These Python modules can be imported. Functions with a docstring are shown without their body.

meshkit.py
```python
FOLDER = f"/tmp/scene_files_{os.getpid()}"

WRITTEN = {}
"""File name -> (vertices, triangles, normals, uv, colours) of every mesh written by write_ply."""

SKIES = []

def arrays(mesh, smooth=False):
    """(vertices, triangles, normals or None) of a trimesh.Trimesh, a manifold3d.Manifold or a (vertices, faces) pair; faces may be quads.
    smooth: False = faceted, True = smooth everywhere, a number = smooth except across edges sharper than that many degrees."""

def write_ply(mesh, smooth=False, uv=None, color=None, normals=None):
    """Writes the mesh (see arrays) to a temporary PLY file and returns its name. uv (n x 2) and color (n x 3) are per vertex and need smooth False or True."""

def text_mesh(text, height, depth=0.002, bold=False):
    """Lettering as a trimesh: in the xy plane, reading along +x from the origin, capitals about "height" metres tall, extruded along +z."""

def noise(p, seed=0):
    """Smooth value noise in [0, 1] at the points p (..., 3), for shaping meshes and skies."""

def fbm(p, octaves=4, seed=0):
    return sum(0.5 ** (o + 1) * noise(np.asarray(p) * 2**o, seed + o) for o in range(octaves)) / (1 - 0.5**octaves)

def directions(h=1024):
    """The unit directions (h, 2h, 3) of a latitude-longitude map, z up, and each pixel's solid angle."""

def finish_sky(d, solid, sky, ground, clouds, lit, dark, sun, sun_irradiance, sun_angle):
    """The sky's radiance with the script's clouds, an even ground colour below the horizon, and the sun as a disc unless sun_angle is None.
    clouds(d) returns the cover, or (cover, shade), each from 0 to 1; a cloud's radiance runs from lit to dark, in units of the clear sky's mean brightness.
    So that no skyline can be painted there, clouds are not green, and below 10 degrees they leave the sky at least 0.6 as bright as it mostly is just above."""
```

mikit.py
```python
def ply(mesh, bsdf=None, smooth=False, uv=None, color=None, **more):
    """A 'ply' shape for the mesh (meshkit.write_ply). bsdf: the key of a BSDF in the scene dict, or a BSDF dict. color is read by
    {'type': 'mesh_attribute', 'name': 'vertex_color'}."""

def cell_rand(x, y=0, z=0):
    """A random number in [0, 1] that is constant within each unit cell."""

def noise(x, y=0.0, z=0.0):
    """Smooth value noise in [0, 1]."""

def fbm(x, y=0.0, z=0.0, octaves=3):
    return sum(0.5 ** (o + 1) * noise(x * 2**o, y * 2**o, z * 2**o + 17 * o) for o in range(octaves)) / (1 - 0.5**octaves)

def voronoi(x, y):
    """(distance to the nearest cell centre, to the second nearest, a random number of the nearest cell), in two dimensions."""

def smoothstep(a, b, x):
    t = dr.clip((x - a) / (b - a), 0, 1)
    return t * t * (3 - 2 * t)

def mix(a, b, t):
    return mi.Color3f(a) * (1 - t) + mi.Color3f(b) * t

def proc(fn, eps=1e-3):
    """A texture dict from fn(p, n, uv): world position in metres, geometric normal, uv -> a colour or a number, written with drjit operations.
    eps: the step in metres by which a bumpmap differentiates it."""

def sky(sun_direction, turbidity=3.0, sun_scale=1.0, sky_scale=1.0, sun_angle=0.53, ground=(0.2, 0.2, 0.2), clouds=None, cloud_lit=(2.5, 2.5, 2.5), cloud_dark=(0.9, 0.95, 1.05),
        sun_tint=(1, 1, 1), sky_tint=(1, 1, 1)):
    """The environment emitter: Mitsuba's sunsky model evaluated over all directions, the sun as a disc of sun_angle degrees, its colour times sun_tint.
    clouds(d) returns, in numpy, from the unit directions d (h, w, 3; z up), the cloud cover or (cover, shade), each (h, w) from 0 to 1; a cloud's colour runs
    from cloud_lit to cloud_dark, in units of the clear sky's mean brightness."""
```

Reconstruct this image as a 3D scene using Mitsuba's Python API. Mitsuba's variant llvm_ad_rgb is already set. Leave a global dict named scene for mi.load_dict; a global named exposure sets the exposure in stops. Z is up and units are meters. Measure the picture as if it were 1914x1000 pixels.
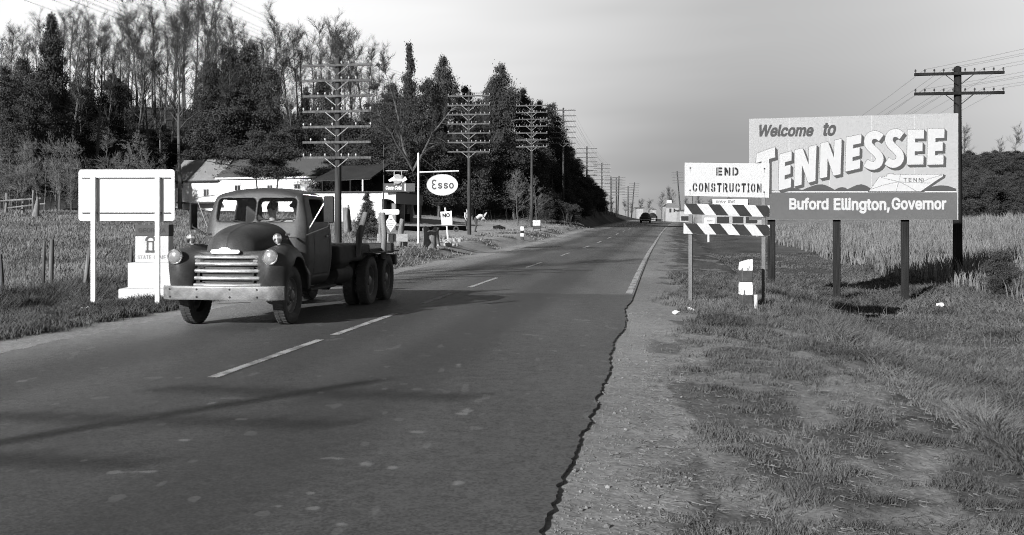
# A two-lane highway at a state line, seen in a monochrome photograph: every material is a neutral grey.
import math, random
import numpy as np, trimesh, drjit as dr, mitsuba as mi, mikit, meshkit
from mikit import proc, smoothstep
from shapely.geometry import Polygon, LineString, Point
from shapely import box as sbox
from shapely import affinity, union_all

scene, labels = {}, {}
T = mi.ScalarTransform4f

# ---------------------------------------------------------------- camera, sky, exposure
EYE, F, CX, HY = 1.6, 2000.0, 957.0, 412.0       # eye height; focal length, centre column and horizon row in the photograph's pixels
scene['camera'] = {'type': 'perspective', 'fov': math.degrees(2 * math.atan(957.0 / F)), 'fov_axis': 'x', 'near_clip': 0.05, 'far_clip': 6000.0,
                   'principal_point_offset_x': 0.0, 'principal_point_offset_y': (500.0 - HY) / 1000.0,
                   'to_world': T().look_at(origin=[0, 0, EYE], target=[0, 1, EYE], up=[0, 0, 1])}
SUN_EL, SUN_AZ = math.radians(21.0), (-0.60, -0.80)
SUN = np.array([SUN_AZ[0] * math.cos(SUN_EL), SUN_AZ[1] * math.cos(SUN_EL), math.sin(SUN_EL)])


def sstep(a, b, x):
    t = np.clip((x - a) / (b - a), 0, 1)
    return t * t * (3 - 2 * t)


def sky_veil(d):
    """A hazy sky: a bright veil of cirrus from the sun's side round to the left half of the view, duller clear haze elsewhere, deeper overhead."""
    el = np.arcsin(np.clip(d[..., 2], -1, 1))
    az = np.degrees(np.arctan2(d[..., 0], d[..., 1]))
    streak = meshkit.fbm(np.stack([az * 0.05 + el * 5.0, el * 24.0 - az * 0.03, az * 0 + 3.0], -1), 4, 5)
    fromleft = np.abs((az + 85 + 180) % 360 - 180)
    wisp = 7.0 * (streak - 0.5)
    clear = sstep(73, 99, fromleft + wisp)
    low = np.exp(-np.maximum(el, 0) / 0.15)
    shade = 0.19 + 0.70 * clear * (0.45 + 0.55 * low) + 0.05 * (streak - 0.5)
    shade = shade - 0.24 * np.exp(-((az - 29) / 9.0) ** 2)
    shade = shade + (1 - shade) * 0.88 * sstep(0.175, 0.50, el)          # the usual darkening towards the zenith
    return np.ones_like(el), np.clip(shade, 0, 1)


scene['sky'] = mikit.sky(SUN.tolist(), turbidity=3, sun_scale=1.0, sun_tint=(0.742, 1.0, 1.719), clouds=sky_veil,
                         cloud_lit=(1.85, 1.85, 1.85), cloud_dark=(0.13, 0.13, 0.13), ground=(0.16, 0.16, 0.16))
exposure = 3.25


# ---------------------------------------------------------------- naming and mesh helpers
def lab(key, label=None, cat=None, group=None, kind=None):
    e = labels.setdefault(key, {})
    for k, v in (('label', label), ('category', cat), ('group', group), ('kind', kind)):
        if v is not None:
            e[k] = v
    return key


_used = {}


def num(name):
    n = _used.get(name, 0)
    _used[name] = n + 1
    return name if n == 0 else f'{name}_{n:03d}'


def add(key, mesh, mat, smooth=False, parent=None):
    key = num((parent + '__' if parent else '') + key)
    scene[key] = mikit.ply(mesh, mat, smooth=smooth)
    return key


def thing(name, label, cat, group=None):
    return lab(num(name), label, cat, group)


def P(px, py, Y):
    """World point on the ray of a photograph pixel at distance Y."""
    return np.array([(px - CX) / F * Y, Y, EYE + (HY - py) / F * Y])


def cat(ms):
    vs, fs, n = [], [], 0
    for v, f in ms:
        vs.append(np.asarray(v, float)); fs.append(np.asarray(f, int) + n); n += len(v)
    return np.vstack(vs), np.vstack(fs)


def tri(mesh):
    return np.array(mesh.vertices), np.array(mesh.faces)


_BF = np.array([[0, 1, 3], [0, 3, 2], [4, 6, 7], [4, 7, 5], [0, 4, 5], [0, 5, 1], [2, 3, 7], [2, 7, 6], [0, 2, 6], [0, 6, 4], [1, 5, 7], [1, 7, 3]])


def box(c, s, R=None, bev=0.0):
    """A box with centre c and full size s, optionally turned by R and bevelled."""
    s = np.asarray(s, float) / 2
    if bev <= 0:
        v = np.array([[x, y, z] for x in (-1, 1) for y in (-1, 1) for z in (-1, 1)], float) * s
        f = _BF
    else:
        b = min(bev, s.min() * 0.9)
        pts = []
        for sx in (-1, 1):
            for sy in (-1, 1):
                for sz in (-1, 1):
                    for k in range(3):
                        q = s.copy()
                        for j in range(3):
                            if j != k:
                                q[j] -= b
                        pts.append(q * (sx, sy, sz))
        h = trimesh.convex.convex_hull(np.array(pts))
        v, f = tri(h)
    if R is not None:
        v = v @ np.asarray(R).T
    return v + np.asarray(c, float), f


def rot(axis, deg):
    return trimesh.transformations.rotation_matrix(math.radians(deg), axis)[:3, :3]


def tube(pts, rad, n=8, caps=True):
    pts = np.asarray(pts, float)
    rad = np.broadcast_to(np.asarray(rad, float), (len(pts),))
    t = np.gradient(pts, axis=0)
    t /= np.linalg.norm(t, axis=1, keepdims=True) + 1e-12
    ref = np.array([0, 0, 1.0]) if abs(t[0][2]) < 0.9 else np.array([1.0, 0, 0])
    a = np.arange(n) * 2 * np.pi / n
    vs = []
    for p, d, r in zip(pts, t, rad):
        u = np.cross(d, ref); u /= np.linalg.norm(u) + 1e-12
        w = np.cross(d, u)
        vs.append(p + r * (np.cos(a)[:, None] * u + np.sin(a)[:, None] * w))
    v = np.vstack(vs)
    f = []
    for i in range(len(pts) - 1):
        for j in range(n):
            k = (j + 1) % n
            f += [[i * n + j, (i + 1) * n + j, (i + 1) * n + k], [i * n + j, (i + 1) * n + k, i * n + k]]
    if caps:
        m = len(v)
        v = np.vstack([v, pts[0], pts[-1]])
        e = (len(pts) - 1) * n
        for j in range(n):
            k = (j + 1) % n
            f += [[m, j, k], [m + 1, e + k, e + j]]
    return v, np.array(f)


def lathe(prof, n=32, axis=0):
    """Profile of (along, radius) turned about the axis (0 = x, 1 = y, 2 = z)."""
    prof = np.asarray(prof, float)
    a = np.arange(n) * 2 * np.pi / n
    c, s = np.cos(a), np.sin(a)
    vs = []
    for h, r in prof:
        q = np.stack([np.full(n, h), r * c, r * s], 1)
        vs.append(np.roll(q, axis, axis=1))
    v = np.vstack(vs)
    f = []
    for i in range(len(prof) - 1):
        for j in range(n):
            k = (j + 1) % n
            f += [[i * n + j, i * n + k, (i + 1) * n + k], [i * n + j, (i + 1) * n + k, (i + 1) * n + j]]
    return v, np.array(f)


def extrude(poly, depth, z0=0.0):
    """Shapely polygon(s) in the xy plane, extruded along +z from z0."""
    out = []
    for g in getattr(poly, 'geoms', [poly]):
        if g.is_empty or g.area < 1e-8:
            continue
        out.append(tri(trimesh.creation.extrude_polygon(g, depth, engine='earcut')))
    v, f = cat(out)
    return v + np.array([0, 0, z0]), f


def frame(o, x, y, z):
    """A function that maps local points into the frame with origin o and axes x, y, z."""
    M, o = np.stack([x, y, z], 1).astype(float), np.asarray(o, float)
    return lambda m: (np.asarray(m[0]) @ M.T + o, m[1])


def jitter(m, amp, scale, seed=0):
    v = np.array(m[0])
    d = np.stack([meshkit.noise(v * scale + 31.7 * k, seed + k) for k in range(3)], 1) - 0.5
    return v + d * 2 * amp, m[1]


# smooth bodies: a signed distance sampled on a grid and skinned (surface nets)
def nets(fn, lo, hi, h):
    ax = [np.arange(a, b + h, h) for a, b in zip(lo, hi)]
    g = np.stack(np.meshgrid(*ax, indexing='ij'), -1)
    d = fn(g.reshape(-1, 3)).reshape(g.shape[:3])
    ins = d < 0
    n = np.array(d.shape) - 1
    acc, cnt = np.zeros((*n, 3)), np.zeros(n)
    offs = [(i, j, k) for i in (0, 1) for j in (0, 1) for k in (0, 1)]
    sl = lambda o: tuple(slice(o[q], o[q] + n[q]) for q in range(3))  # noqa: E731
    for a in offs:
        for q in range(3):
            if a[q]:
                continue
            b = list(a); b[q] = 1; b = tuple(b)
            da, db = d[sl(a)], d[sl(b)]
            x = (da < 0) != (db < 0)
            t = np.where(x, da / np.where(x, da - db, 1), 0)
            acc += np.where(x[..., None], g[sl(a)] + t[..., None] * (g[sl(b)] - g[sl(a)]), 0)
            cnt += x
    on = cnt > 0
    idx = np.full(n, -1)
    idx[on] = np.arange(on.sum())
    v = acc[on] / cnt[on][:, None]
    f = []
    for q in range(3):
        r, s = (q + 1) % 3, (q + 2) % 3
        a = [slice(1, m - 1) for m in d.shape]
        a[q] = slice(0, d.shape[q] - 1)
        b = list(a); b[q] = slice(1, d.shape[q])
        i0, i1 = ins[tuple(a)], ins[tuple(b)]
        x = np.argwhere(i0 != i1)
        if not len(x):
            continue
        flip = i0[tuple(x.T)]
        base = x + 1
        base[:, q] -= 1

        def at(dr_, ds_):
            c = base.copy(); c[:, r] += dr_; c[:, s] += ds_
            return idx[tuple(c.T)]
        quad = np.stack([at(-1, -1), at(0, -1), at(0, 0), at(-1, 0)], 1)
        quad = np.where(flip[:, None], quad, quad[:, ::-1])
        f += [quad[:, [0, 1, 2]], quad[:, [0, 2, 3]]]
    return v, np.vstack(f)


def smin(a, b, k):
    h = np.clip(0.5 + 0.5 * (b - a) / k, 0, 1)
    return b * (1 - h) + a * h - k * h * (1 - h)


def smax(a, b, k):
    return -smin(-a, -b, k)


def s_rbox(p, c, s, r):
    q = np.abs(p - c) - (np.asarray(s) - r)
    return np.linalg.norm(np.maximum(q, 0), axis=1) + np.minimum(q.max(1), 0) - r


def s_ell(p, c, s):
    q = (p - c) / s
    l = np.linalg.norm(q, axis=1)
    return (l - 1) * l / (np.linalg.norm(q / s, axis=1) + 1e-9)


def s_cap(p, a, b, ra, rb):
    a, b = np.asarray(a, float), np.asarray(b, float)
    t = np.clip((p - a) @ (b - a) / ((b - a) @ (b - a)), 0, 1)
    return np.linalg.norm(p - a - t[:, None] * (b - a), axis=1) - (ra + (rb - ra) * t)


# lettering: outlines of a font as shapely polygons, capitals 1 unit tall
def letters(text, bold=0, font='Inter.woff2', size=96):
    import glob
    from PIL import Image, ImageDraw, ImageFont
    ft = ImageFont.truetype(glob.glob('/opt/blender-*/*/datafiles/fonts/' + font)[0], size)
    x0, y0, x1, y1 = ft.getbbox(text, anchor='ls', stroke_width=bold)
    im = Image.new('L', (x1 - x0 + 8, y1 - y0 + 8))
    ImageDraw.Draw(im).text((4 - x0, 4 - y0), text, 255, ft, anchor='ls', stroke_width=bold)
    on = np.pad(np.asarray(im) > 127, ((0, 0), (1, 1))).astype(np.int8)
    d = np.diff(on, axis=1)
    rows, st = np.nonzero(d == 1)
    en = np.nonzero(d == -1)[1]
    shp = union_all(sbox(st, -rows - 1, en, -rows)).buffer(0.6).buffer(-0.6).simplify(0.7)
    s = 1 / (size * 70.0 / 96)
    shp = affinity.affine_transform(shp, [s, 0, 0, s, 0, (4 - y0) * s])
    b = shp.bounds
    return affinity.translate(shp, -b[0], 0)


def fit(shp, x0, y0, w, h, shear=0.0):
    """Scale so that the outline spans w by h from (x0, y0) (h for the whole height), then slant it."""
    b = shp.bounds
    q = affinity.translate(shp, -b[0], -b[1])
    q = affinity.scale(q, w / (b[2] - b[0]), h / (b[3] - b[1]), origin=(0, 0))
    if shear:
        q = affinity.affine_transform(q, [1, shear, 0, 1, 0, 0])
    return affinity.translate(q, x0, y0)


# ---------------------------------------------------------------- materials (neutral greys)
def grey(v):
    return {'type': 'rgb', 'value': [v, v, v]}


def diffuse(name, ref):
    scene[name] = {'type': 'twosided', 'bsdf': {'type': 'diffuse', 'reflectance': ref if isinstance(ref, dict) else grey(ref)}}


def princ(name, base, rough=0.5, **k):
    scene[name] = {'type': 'twosided', 'bsdf': {'type': 'principled', 'base_color': base if isinstance(base, dict) else grey(base), 'roughness': rough, **k}}


def mottled(v, amount, scale, speck=0.0):
    def fn(p, n, uv):
        a = mikit.fbm(p.x * scale, p.y * scale, p.z * scale, 3)
        r = v * (1 + amount * (a - 0.5) * 2)
        if speck:
            r = r * (1 + speck * (mikit.noise(p.x * 60, p.y * 60, p.z * 60) - 0.5) * 2)
        return mi.Color3f(dr.clip(r, 0.01, 0.95))
    return proc(fn)


princ('m_truck_paint', mottled(0.040, 0.55, 2.6, 0.15), 0.5, specular=0.22, clearcoat=0.08, clearcoat_gloss=0.6)
princ('m_truck_trim', mottled(0.26, 0.55, 9.0, 0.2), 0.38, metallic=0.3, specular=0.6)
princ('m_bumper', mottled(0.115, 0.75, 7.0, 0.25), 0.45, specular=0.5)
princ('m_chrome', grey(0.85), 0.12, metallic=1.0)
princ('m_lamp_glass', mottled(0.24, 0.35, 24.0), 0.18, metallic=0.35, specular=0.7)
scene['m_pane'] = {'type': 'thindielectric', 'int_ior': 1.5, 'ext_ior': 1.0}
princ('m_tyre', mottled(0.035, 0.4, 9.0, 0.2), 0.75, specular=0.3)
princ('m_black_iron', mottled(0.018, 0.5, 5.0, 0.2), 0.7, specular=0.3)
princ('m_rim', mottled(0.10, 0.3, 8.0), 0.5)
diffuse('m_skin', 0.30)
diffuse('m_dark_cloth', mottled(0.05, 0.3, 10.0))
diffuse('m_light_cloth', mottled(0.36, 0.15, 10.0))
diffuse('m_white_paint', mottled(0.52, 0.14, 1.6, 0.04))
diffuse('m_sign_white', 0.250)
diffuse('m_letter_white', 0.33)
diffuse('m_sign_grey', mottled(0.082, 0.10, 1.8))
diffuse('m_sign_shade', mottled(0.055, 0.10, 3.0))
diffuse('m_sign_line', 0.08)
diffuse('m_sign_black', mottled(0.025, 0.2, 6.0))
diffuse('m_galvanised', mottled(0.40, 0.15, 4.0, 0.1))
diffuse('m_concrete_white', mottled(0.50, 0.22, 3.0, 0.04))


def wood(v, amount=0.45):
    def fn(p, n, uv):
        g = mikit.noise(p.x * 38, p.y * 38, p.z * 1.6)
        b = mikit.fbm(p.x * 2.1, p.y * 2.1, p.z * 0.7, 3)
        return mi.Color3f(dr.clip(v * (1 + amount * (g - 0.5) * 1.6 + amount * (b - 0.5) * 1.8), 0.008, 0.9))
    return proc(fn)


diffuse('m_pole_wood', wood(0.045))
diffuse('m_arm_wood', wood(0.085))
diffuse('m_dark_wood', wood(0.018))
diffuse('m_weathered_wood', wood(0.135))
diffuse('m_grey_plank', mottled(0.24, 0.3, 6.0, 0.1))
diffuse('m_bark', wood(0.085, 0.5))
diffuse('m_pale_twig', mottled(0.13, 0.4, 0.4))
diffuse('m_twig', mottled(0.050, 0.5, 0.25))
diffuse('m_foliage', mottled(0.050, 0.45, 0.5))
diffuse('m_roof_shaded', mottled(0.028, 0.3, 0.9, 0.2))  # porch roof tone, darkened to carry the shade of the trees
diffuse('m_insulator', 0.42)
diffuse('m_wire', 0.05)
diffuse('m_brick', 0.16)
diffuse('m_brick_joint', 0.24)
diffuse('m_roof_light', mottled(0.16, 0.18, 0.9, 0.15))
diffuse('m_roof_dark', mottled(0.065, 0.2, 0.9, 0.15))
princ('m_post_steel', mottled(0.055, 0.3, 5.0, 0.1), 0.5, metallic=0.2)
princ('m_steel_white', mottled(0.62, 0.12, 4.0, 0.08), 0.45, metallic=0.2)
diffuse('m_dark_post', mottled(0.060, 0.4, 9.0, 0.2))
diffuse('m_line_faint', 0.20)


def flaking(p, n, uv):
    w = mikit.fbm(p.x * 22, p.y * 22, p.z * 5, 3)
    return mi.Color3f(0.70 - 0.58 * smoothstep(0.55, 0.62, w))


diffuse('m_post_white', proc(flaking))


def clapboard(p, n, uv):
    k = p.z / 0.14
    g = smoothstep(0.80, 0.98, k - dr.floor(k))
    return mi.Color3f(0.74 * (1 - 0.30 * g) * (1 + 0.1 * (mikit.fbm(p.x, p.y, p.z, 2) - 0.5)))


diffuse('m_clapboard', proc(clapboard))
diffuse('m_blind', 0.50)
diffuse('m_mid_cloth', 0.17)
diffuse('m_far_white', mottled(0.27, 0.1, 1.0))
princ('m_bright_trim', grey(0.62), 0.35, metallic=0.3)
princ('m_window_dark', grey(0.03), 0.12, specular=0.6)
# ---------------------------------------------------------------- the ground and the road
from scipy.interpolate import PchipInterpolator
_zr = PchipInterpolator([-400, 0, 45, 70, 88, 102, 140, 171, 200, 224, 250, 300, 500, 2500], [0, 0, 0, .05, .2, .38, .80, 1.12, 1.38, 1.5, 1.35, .9, .2, .2])


def sst(a, b, x):
    t = np.clip((x - a) / (b - a), 0, 1)
    return t * t * (3 - 2 * t)


def road_x(y):
    return -4.6 + 0.14 * y + 1.0e-4 * np.maximum(0, np.minimum(y, 330) - 30) ** 2 + 0.06 * np.maximum(0, y - 330)


def road_z(y, lat):
    return _zr(y) - np.clip(lat, -6, 6) * 0.045 * sst(45, 110, y) - 0.012 * np.abs(np.clip(lat, -4, 4))


def right_edge(y):
    n = meshkit.noise(np.stack([y * 0.35, y * 0 + 4.0, y * 0], -1), 3) - 0.5
    m = meshkit.noise(np.stack([y * 2.3, y * 0 + 9.0, y * 0], -1), 4) - 0.5
    q = meshkit.noise(np.stack([y * 9.0, y * 0 + 2.0, y * 0], -1), 5) - 0.5
    near = 1 - sst(20, 24, y)
    k = meshkit.noise(np.stack([y * 26.0, y * 0 + 6.0, y * 0], -1), 6) - 0.5
    return 4.0 + near * (0.12 * n + 0.045 * m + 0.032 * q + 0.022 * k) - 0.02


def left_edge(y):
    n = meshkit.noise(np.stack([y * 0.4, y * 0 + 14.0, y * 0], -1), 3) - 0.5
    q = meshkit.noise(np.stack([y * 5.0, y * 0 + 12.0, y * 0], -1), 5) - 0.5
    return -3.66 + 0.22 * n + 0.10 * q


def hill(x, y, lat):
    foot = np.interp(x, [-120, -80, -55, -40, -18, -12, 5, 12, 40], [88, 94, 104, 122, 122, 114, 112, 128, 190])
    wide = np.interp(x, [-80, -30, 5, 12], [72, 72, 42, 36])
    top = np.interp(x, [-160, -80, -40, -22, -8, 6, 12, 20, 45], [17, 17, 16.5, 15.5, 12.5, 10, 9, 7, 4])
    h = top * sst(0, 1, (y - foot) / wide)
    h = h * (1 - 0.65 * sst(210, 330, y))
    h = h * (1 - 0.75 * sst(150, 205, y) * sst(0, 12, x))
    return h * sst(-4.6, -12.5, lat)


def ground_z(x, y):
    x, y = np.broadcast_arrays(np.asarray(x, float), np.asarray(y, float))
    lat = x - road_x(y)
    z = road_z(y, np.clip(lat, -4, 4))
    R = np.interp(lat, [3.0, 3.4, 4.3, 5.5, 7.1, 8.0, 9.6, 11.5, 15, 20, 30, 60, 200, 900], [-.08, -.024, -.022, -.05, -.13, -.46, -.76, -.78, -.46, -.15, .2, .7, 2.5, 8])
    D = sst(7, 9, lat) * (1 - sst(14, 20, lat)) * sst(38, 58, y)
    R = R * (1 - D) + D * -0.2
    R = R + sst(20, 60, lat) * 4.5 * sst(95, 190, y) + 3.0 * sst(55, 80, x) * sst(115, 160, y)
    L = -lat
    near = np.interp(L, [3.2, 3.6, 4.2, 5.2, 6.2, 7.3, 8.8, 12, 25, 60, 300], [-.10, -.05, -.012, .02, .04, -.36, -.12, 0, .12, .3, 1.0])
    lot = 0.42 * sst(4.4, 6.3, L) + 0.50 * sst(7, 20, L) - 0.05 * (1 - sst(3.5, 4.2, L))
    k = sst(36, 47, y) * (1 - sst(24, 34, L) * (1 - sst(80, 100, y)))
    field = near + 2.05 * sst(26, 92, y) * sst(9, 16, L)
    left = field * (1 - k) + (lot + 0.9 * sst(84, 118, y) * sst(14, 26, L)) * k
    z = z + np.where(lat > 0, R * (lat > 3.0) + (-.08) * (lat <= 3.0), left * (L > 3.2) + (-.10) * (L <= 3.2))
    z = z + hill(x, y, lat)
    off = sst(4.0, 5.2, np.abs(lat))
    p = np.stack([x, y, x * 0], -1)
    z = z + off * (0.10 * (meshkit.fbm(p * 0.8, 3, 11) - 0.5) + 0.05 * (meshkit.noise(p * 3.0, 12) - 0.5) + 0.03 * (meshkit.noise(p * 9.0, 14) - 0.5))
    z = z + sst(3.95, 4.15, lat) * 0.026 * (meshkit.fbm(p * 4.0, 3, 17) - 0.5)
    z = z + 0.25 * sst(9, 14, np.abs(lat)) * (meshkit.fbm(p * 0.22, 3, 15) - 0.5)
    return z


def gz(x, y):
    return float(ground_z(np.array([x]), np.array([y]))[0])


class _N:                                     # the same zone functions for meshes (numpy) and materials (drjit)
    ss = staticmethod(sst); mx = staticmethod(np.maximum); mn = staticmethod(np.minimum); ab = staticmethod(np.abs); cl = staticmethod(np.clip)

    @staticmethod
    def nz(x, y, z=0.0, o=1):
        p = np.stack([np.asarray(x, float), np.asarray(y, float), np.asarray(x, float) * 0 + z], -1)
        return sum(0.5 ** (k + 1) * meshkit.noise(p * 2 ** k + 1e6 + np.array([0, 0, 17.0 * k])) for k in range(o)) / (1 - 0.5 ** o)


class _D:
    ss = staticmethod(smoothstep); mx = staticmethod(dr.maximum); mn = staticmethod(dr.minimum); ab = staticmethod(dr.abs); cl = staticmethod(dr.clip)

    @staticmethod
    def nz(x, y, z=0.0, o=1):
        return mikit.fbm(x, y, z, o)


def lateral(x, y, B):
    q = B.mx(0.0, B.mn(y, 330.0) - 30.0)
    return x - (-4.6 + 0.14 * y + 1.0e-4 * q * q + 0.06 * B.mx(0.0, y - 330.0))


def grassiness(x, y, B):
    """0 = bare dirt or gravel, 1 = closed grass."""
    lat = lateral(x, y, B)
    n = B.nz(x * 0.75, y * 0.42, 1.0, 3)
    m = B.nz(x * 3.1, y * 2.0, 2.0, 2)
    edge = 5.0 + 1.5 * (n - 0.5) + 0.7 * (m - 0.5)
    right = B.ss(edge - 0.35, edge + 0.45, lat)
    track = (1 - B.ss(0.25, 0.75, B.ab(lat - 6.55 - 0.8 * (n - 0.5)))) * (1 - B.ss(11.0, 15.0, y))
    right = right * (1 - 0.85 * track * B.ss(0.35, 0.6, m + 0.25 * (n - 0.4)))
    right = right * (1 - 0.8 * B.ss(0.58, 0.72, B.nz(x * 1.3, y * 0.8, 7.0, 2)) * (1 - B.ss(7.0, 7.8, lat)))
    le = 4.55 + 0.6 * (n - 0.5) + 0.4 * (m - 0.5)
    left = B.ss(le - 0.25, le + 0.3, -lat)
    lb = B.mn(4.6 + 0.0 * y, 4.6) + 0.30 * B.mx(y - 34.0, 0.0)
    lot = B.ss(34.0, 42.0, y) * (1 - B.ss(lb - 1.5 + 2.0 * (m - 0.5), lb + 1.0, -lat)) * (1 - B.ss(112.0, 122.0, y))
    left = left * (1 - lot * (1 - 0.75 * B.ss(0.50, 0.62, B.nz(x * 0.5, y * 0.22, 5.0, 3)) * (1 - B.ss(9.0, 11.0, -lat))))
    return B.cl(right + left, 0.0, 1.0)


def ground_colour(p, n, uv):
    x, y = p.x, p.y
    lat = lateral(x, y, _D)
    g = grassiness(x, y, _D)
    fine = mikit.noise(x * 40, y * 40, 3.0)
    peb = mikit.fbm(x * 14, y * 14, 5.0, 2)
    big = mikit.fbm(x * 0.5, y * 0.3, 8.0, 3)
    dirt = 0.165 * (1 + 0.5 * (big - 0.5) + 0.38 * (peb - 0.5) + 0.45 * (fine - 0.5))
    damp = smoothstep(0.60, 0.68, mikit.fbm(x * 1.7, y * 0.7, 21.0, 3))
    dirt = dirt * (1 - 0.45 * damp * smoothstep(4.3, 4.6, lat))
    dusty = smoothstep(-4.9, -4.2, lat) * (1 - smoothstep(-3.0, -2.0, lat))
    dirt = dirt * (1 + 0.35 * dusty)
    lot = smoothstep(34.0, 44.0, y) * smoothstep(-26.0, -21.0, lat) * smoothstep(-4.2, -5.5, lat)
    field = smoothstep(-8.0, -10.0, lat) * (1 - smoothstep(92.0, 100.0, y))
    dirt = dirt * (1 + 0.45 * lot)
    soil = 0.066 * (1 + 0.7 * (big - 0.5) + 0.5 * (peb - 0.5) + 0.3 * (fine - 0.5))
    straw = smoothstep(11.0, 15.0, lat)
    soil = soil * (1 + 0.6 * straw + 0.7 * field)
    wood_ = smoothstep(0.45, 0.6, mikit.fbm(x * 0.08, y * 0.08, 2.0, 3)) * smoothstep(95.0, 120.0, y)
    soil = soil * (1 - 0.35 * smoothstep(98.0, 112.0, y) * smoothstep(-6.0, -9.0, lat)) * (1 + 0.5 * wood_)
    return mi.Color3f(dr.clip(dirt * (1 - g) + soil * g, 0.02, 0.8))


def ground_bump(p, n, uv):
    lat = lateral(p.x, p.y, _D)
    r = 0.5 + 0.5 * dr.sin((p.y * 0.83 + p.x * 0.55) * 52.0)                # tread prints pressed into the shoulder
    tread = (1 - smoothstep(0.10, 0.16, dr.abs(lat - 4.62 - 0.05 * mikit.noise(p.y * 1.5)))) * (1 - smoothstep(6.6, 7.4, p.y)) * smoothstep(4.8, 5.4, p.y)
    return 0.006 * mikit.fbm(p.x * 16, p.y * 16, 4.0, 3) + 0.003 * mikit.noise(p.x * 55, p.y * 55, 1.0) + 0.0035 * r * tread * smoothstep(0.3, 0.7, mikit.noise(p.x * 6, p.y * 6, 2.0))


scene['m_ground'] = {'type': 'twosided', 'bsdf': {'type': 'bumpmap', 'arbitrary': proc(ground_bump, 0.004), 'scale': 1.0, 'bsdf': {'type': 'diffuse', 'reflectance': proc(ground_colour)}}}


def steps(*pieces):
    out = [pieces[0][0]]
    for a, b, s0, s1 in pieces:
        y = a
        while y < b - 1e-6:
            t = (y - a) / (b - a)
            y = min(b, y + s0 + (s1 - s0) * t)
            out.append(y)
    return np.array(out)


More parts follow.
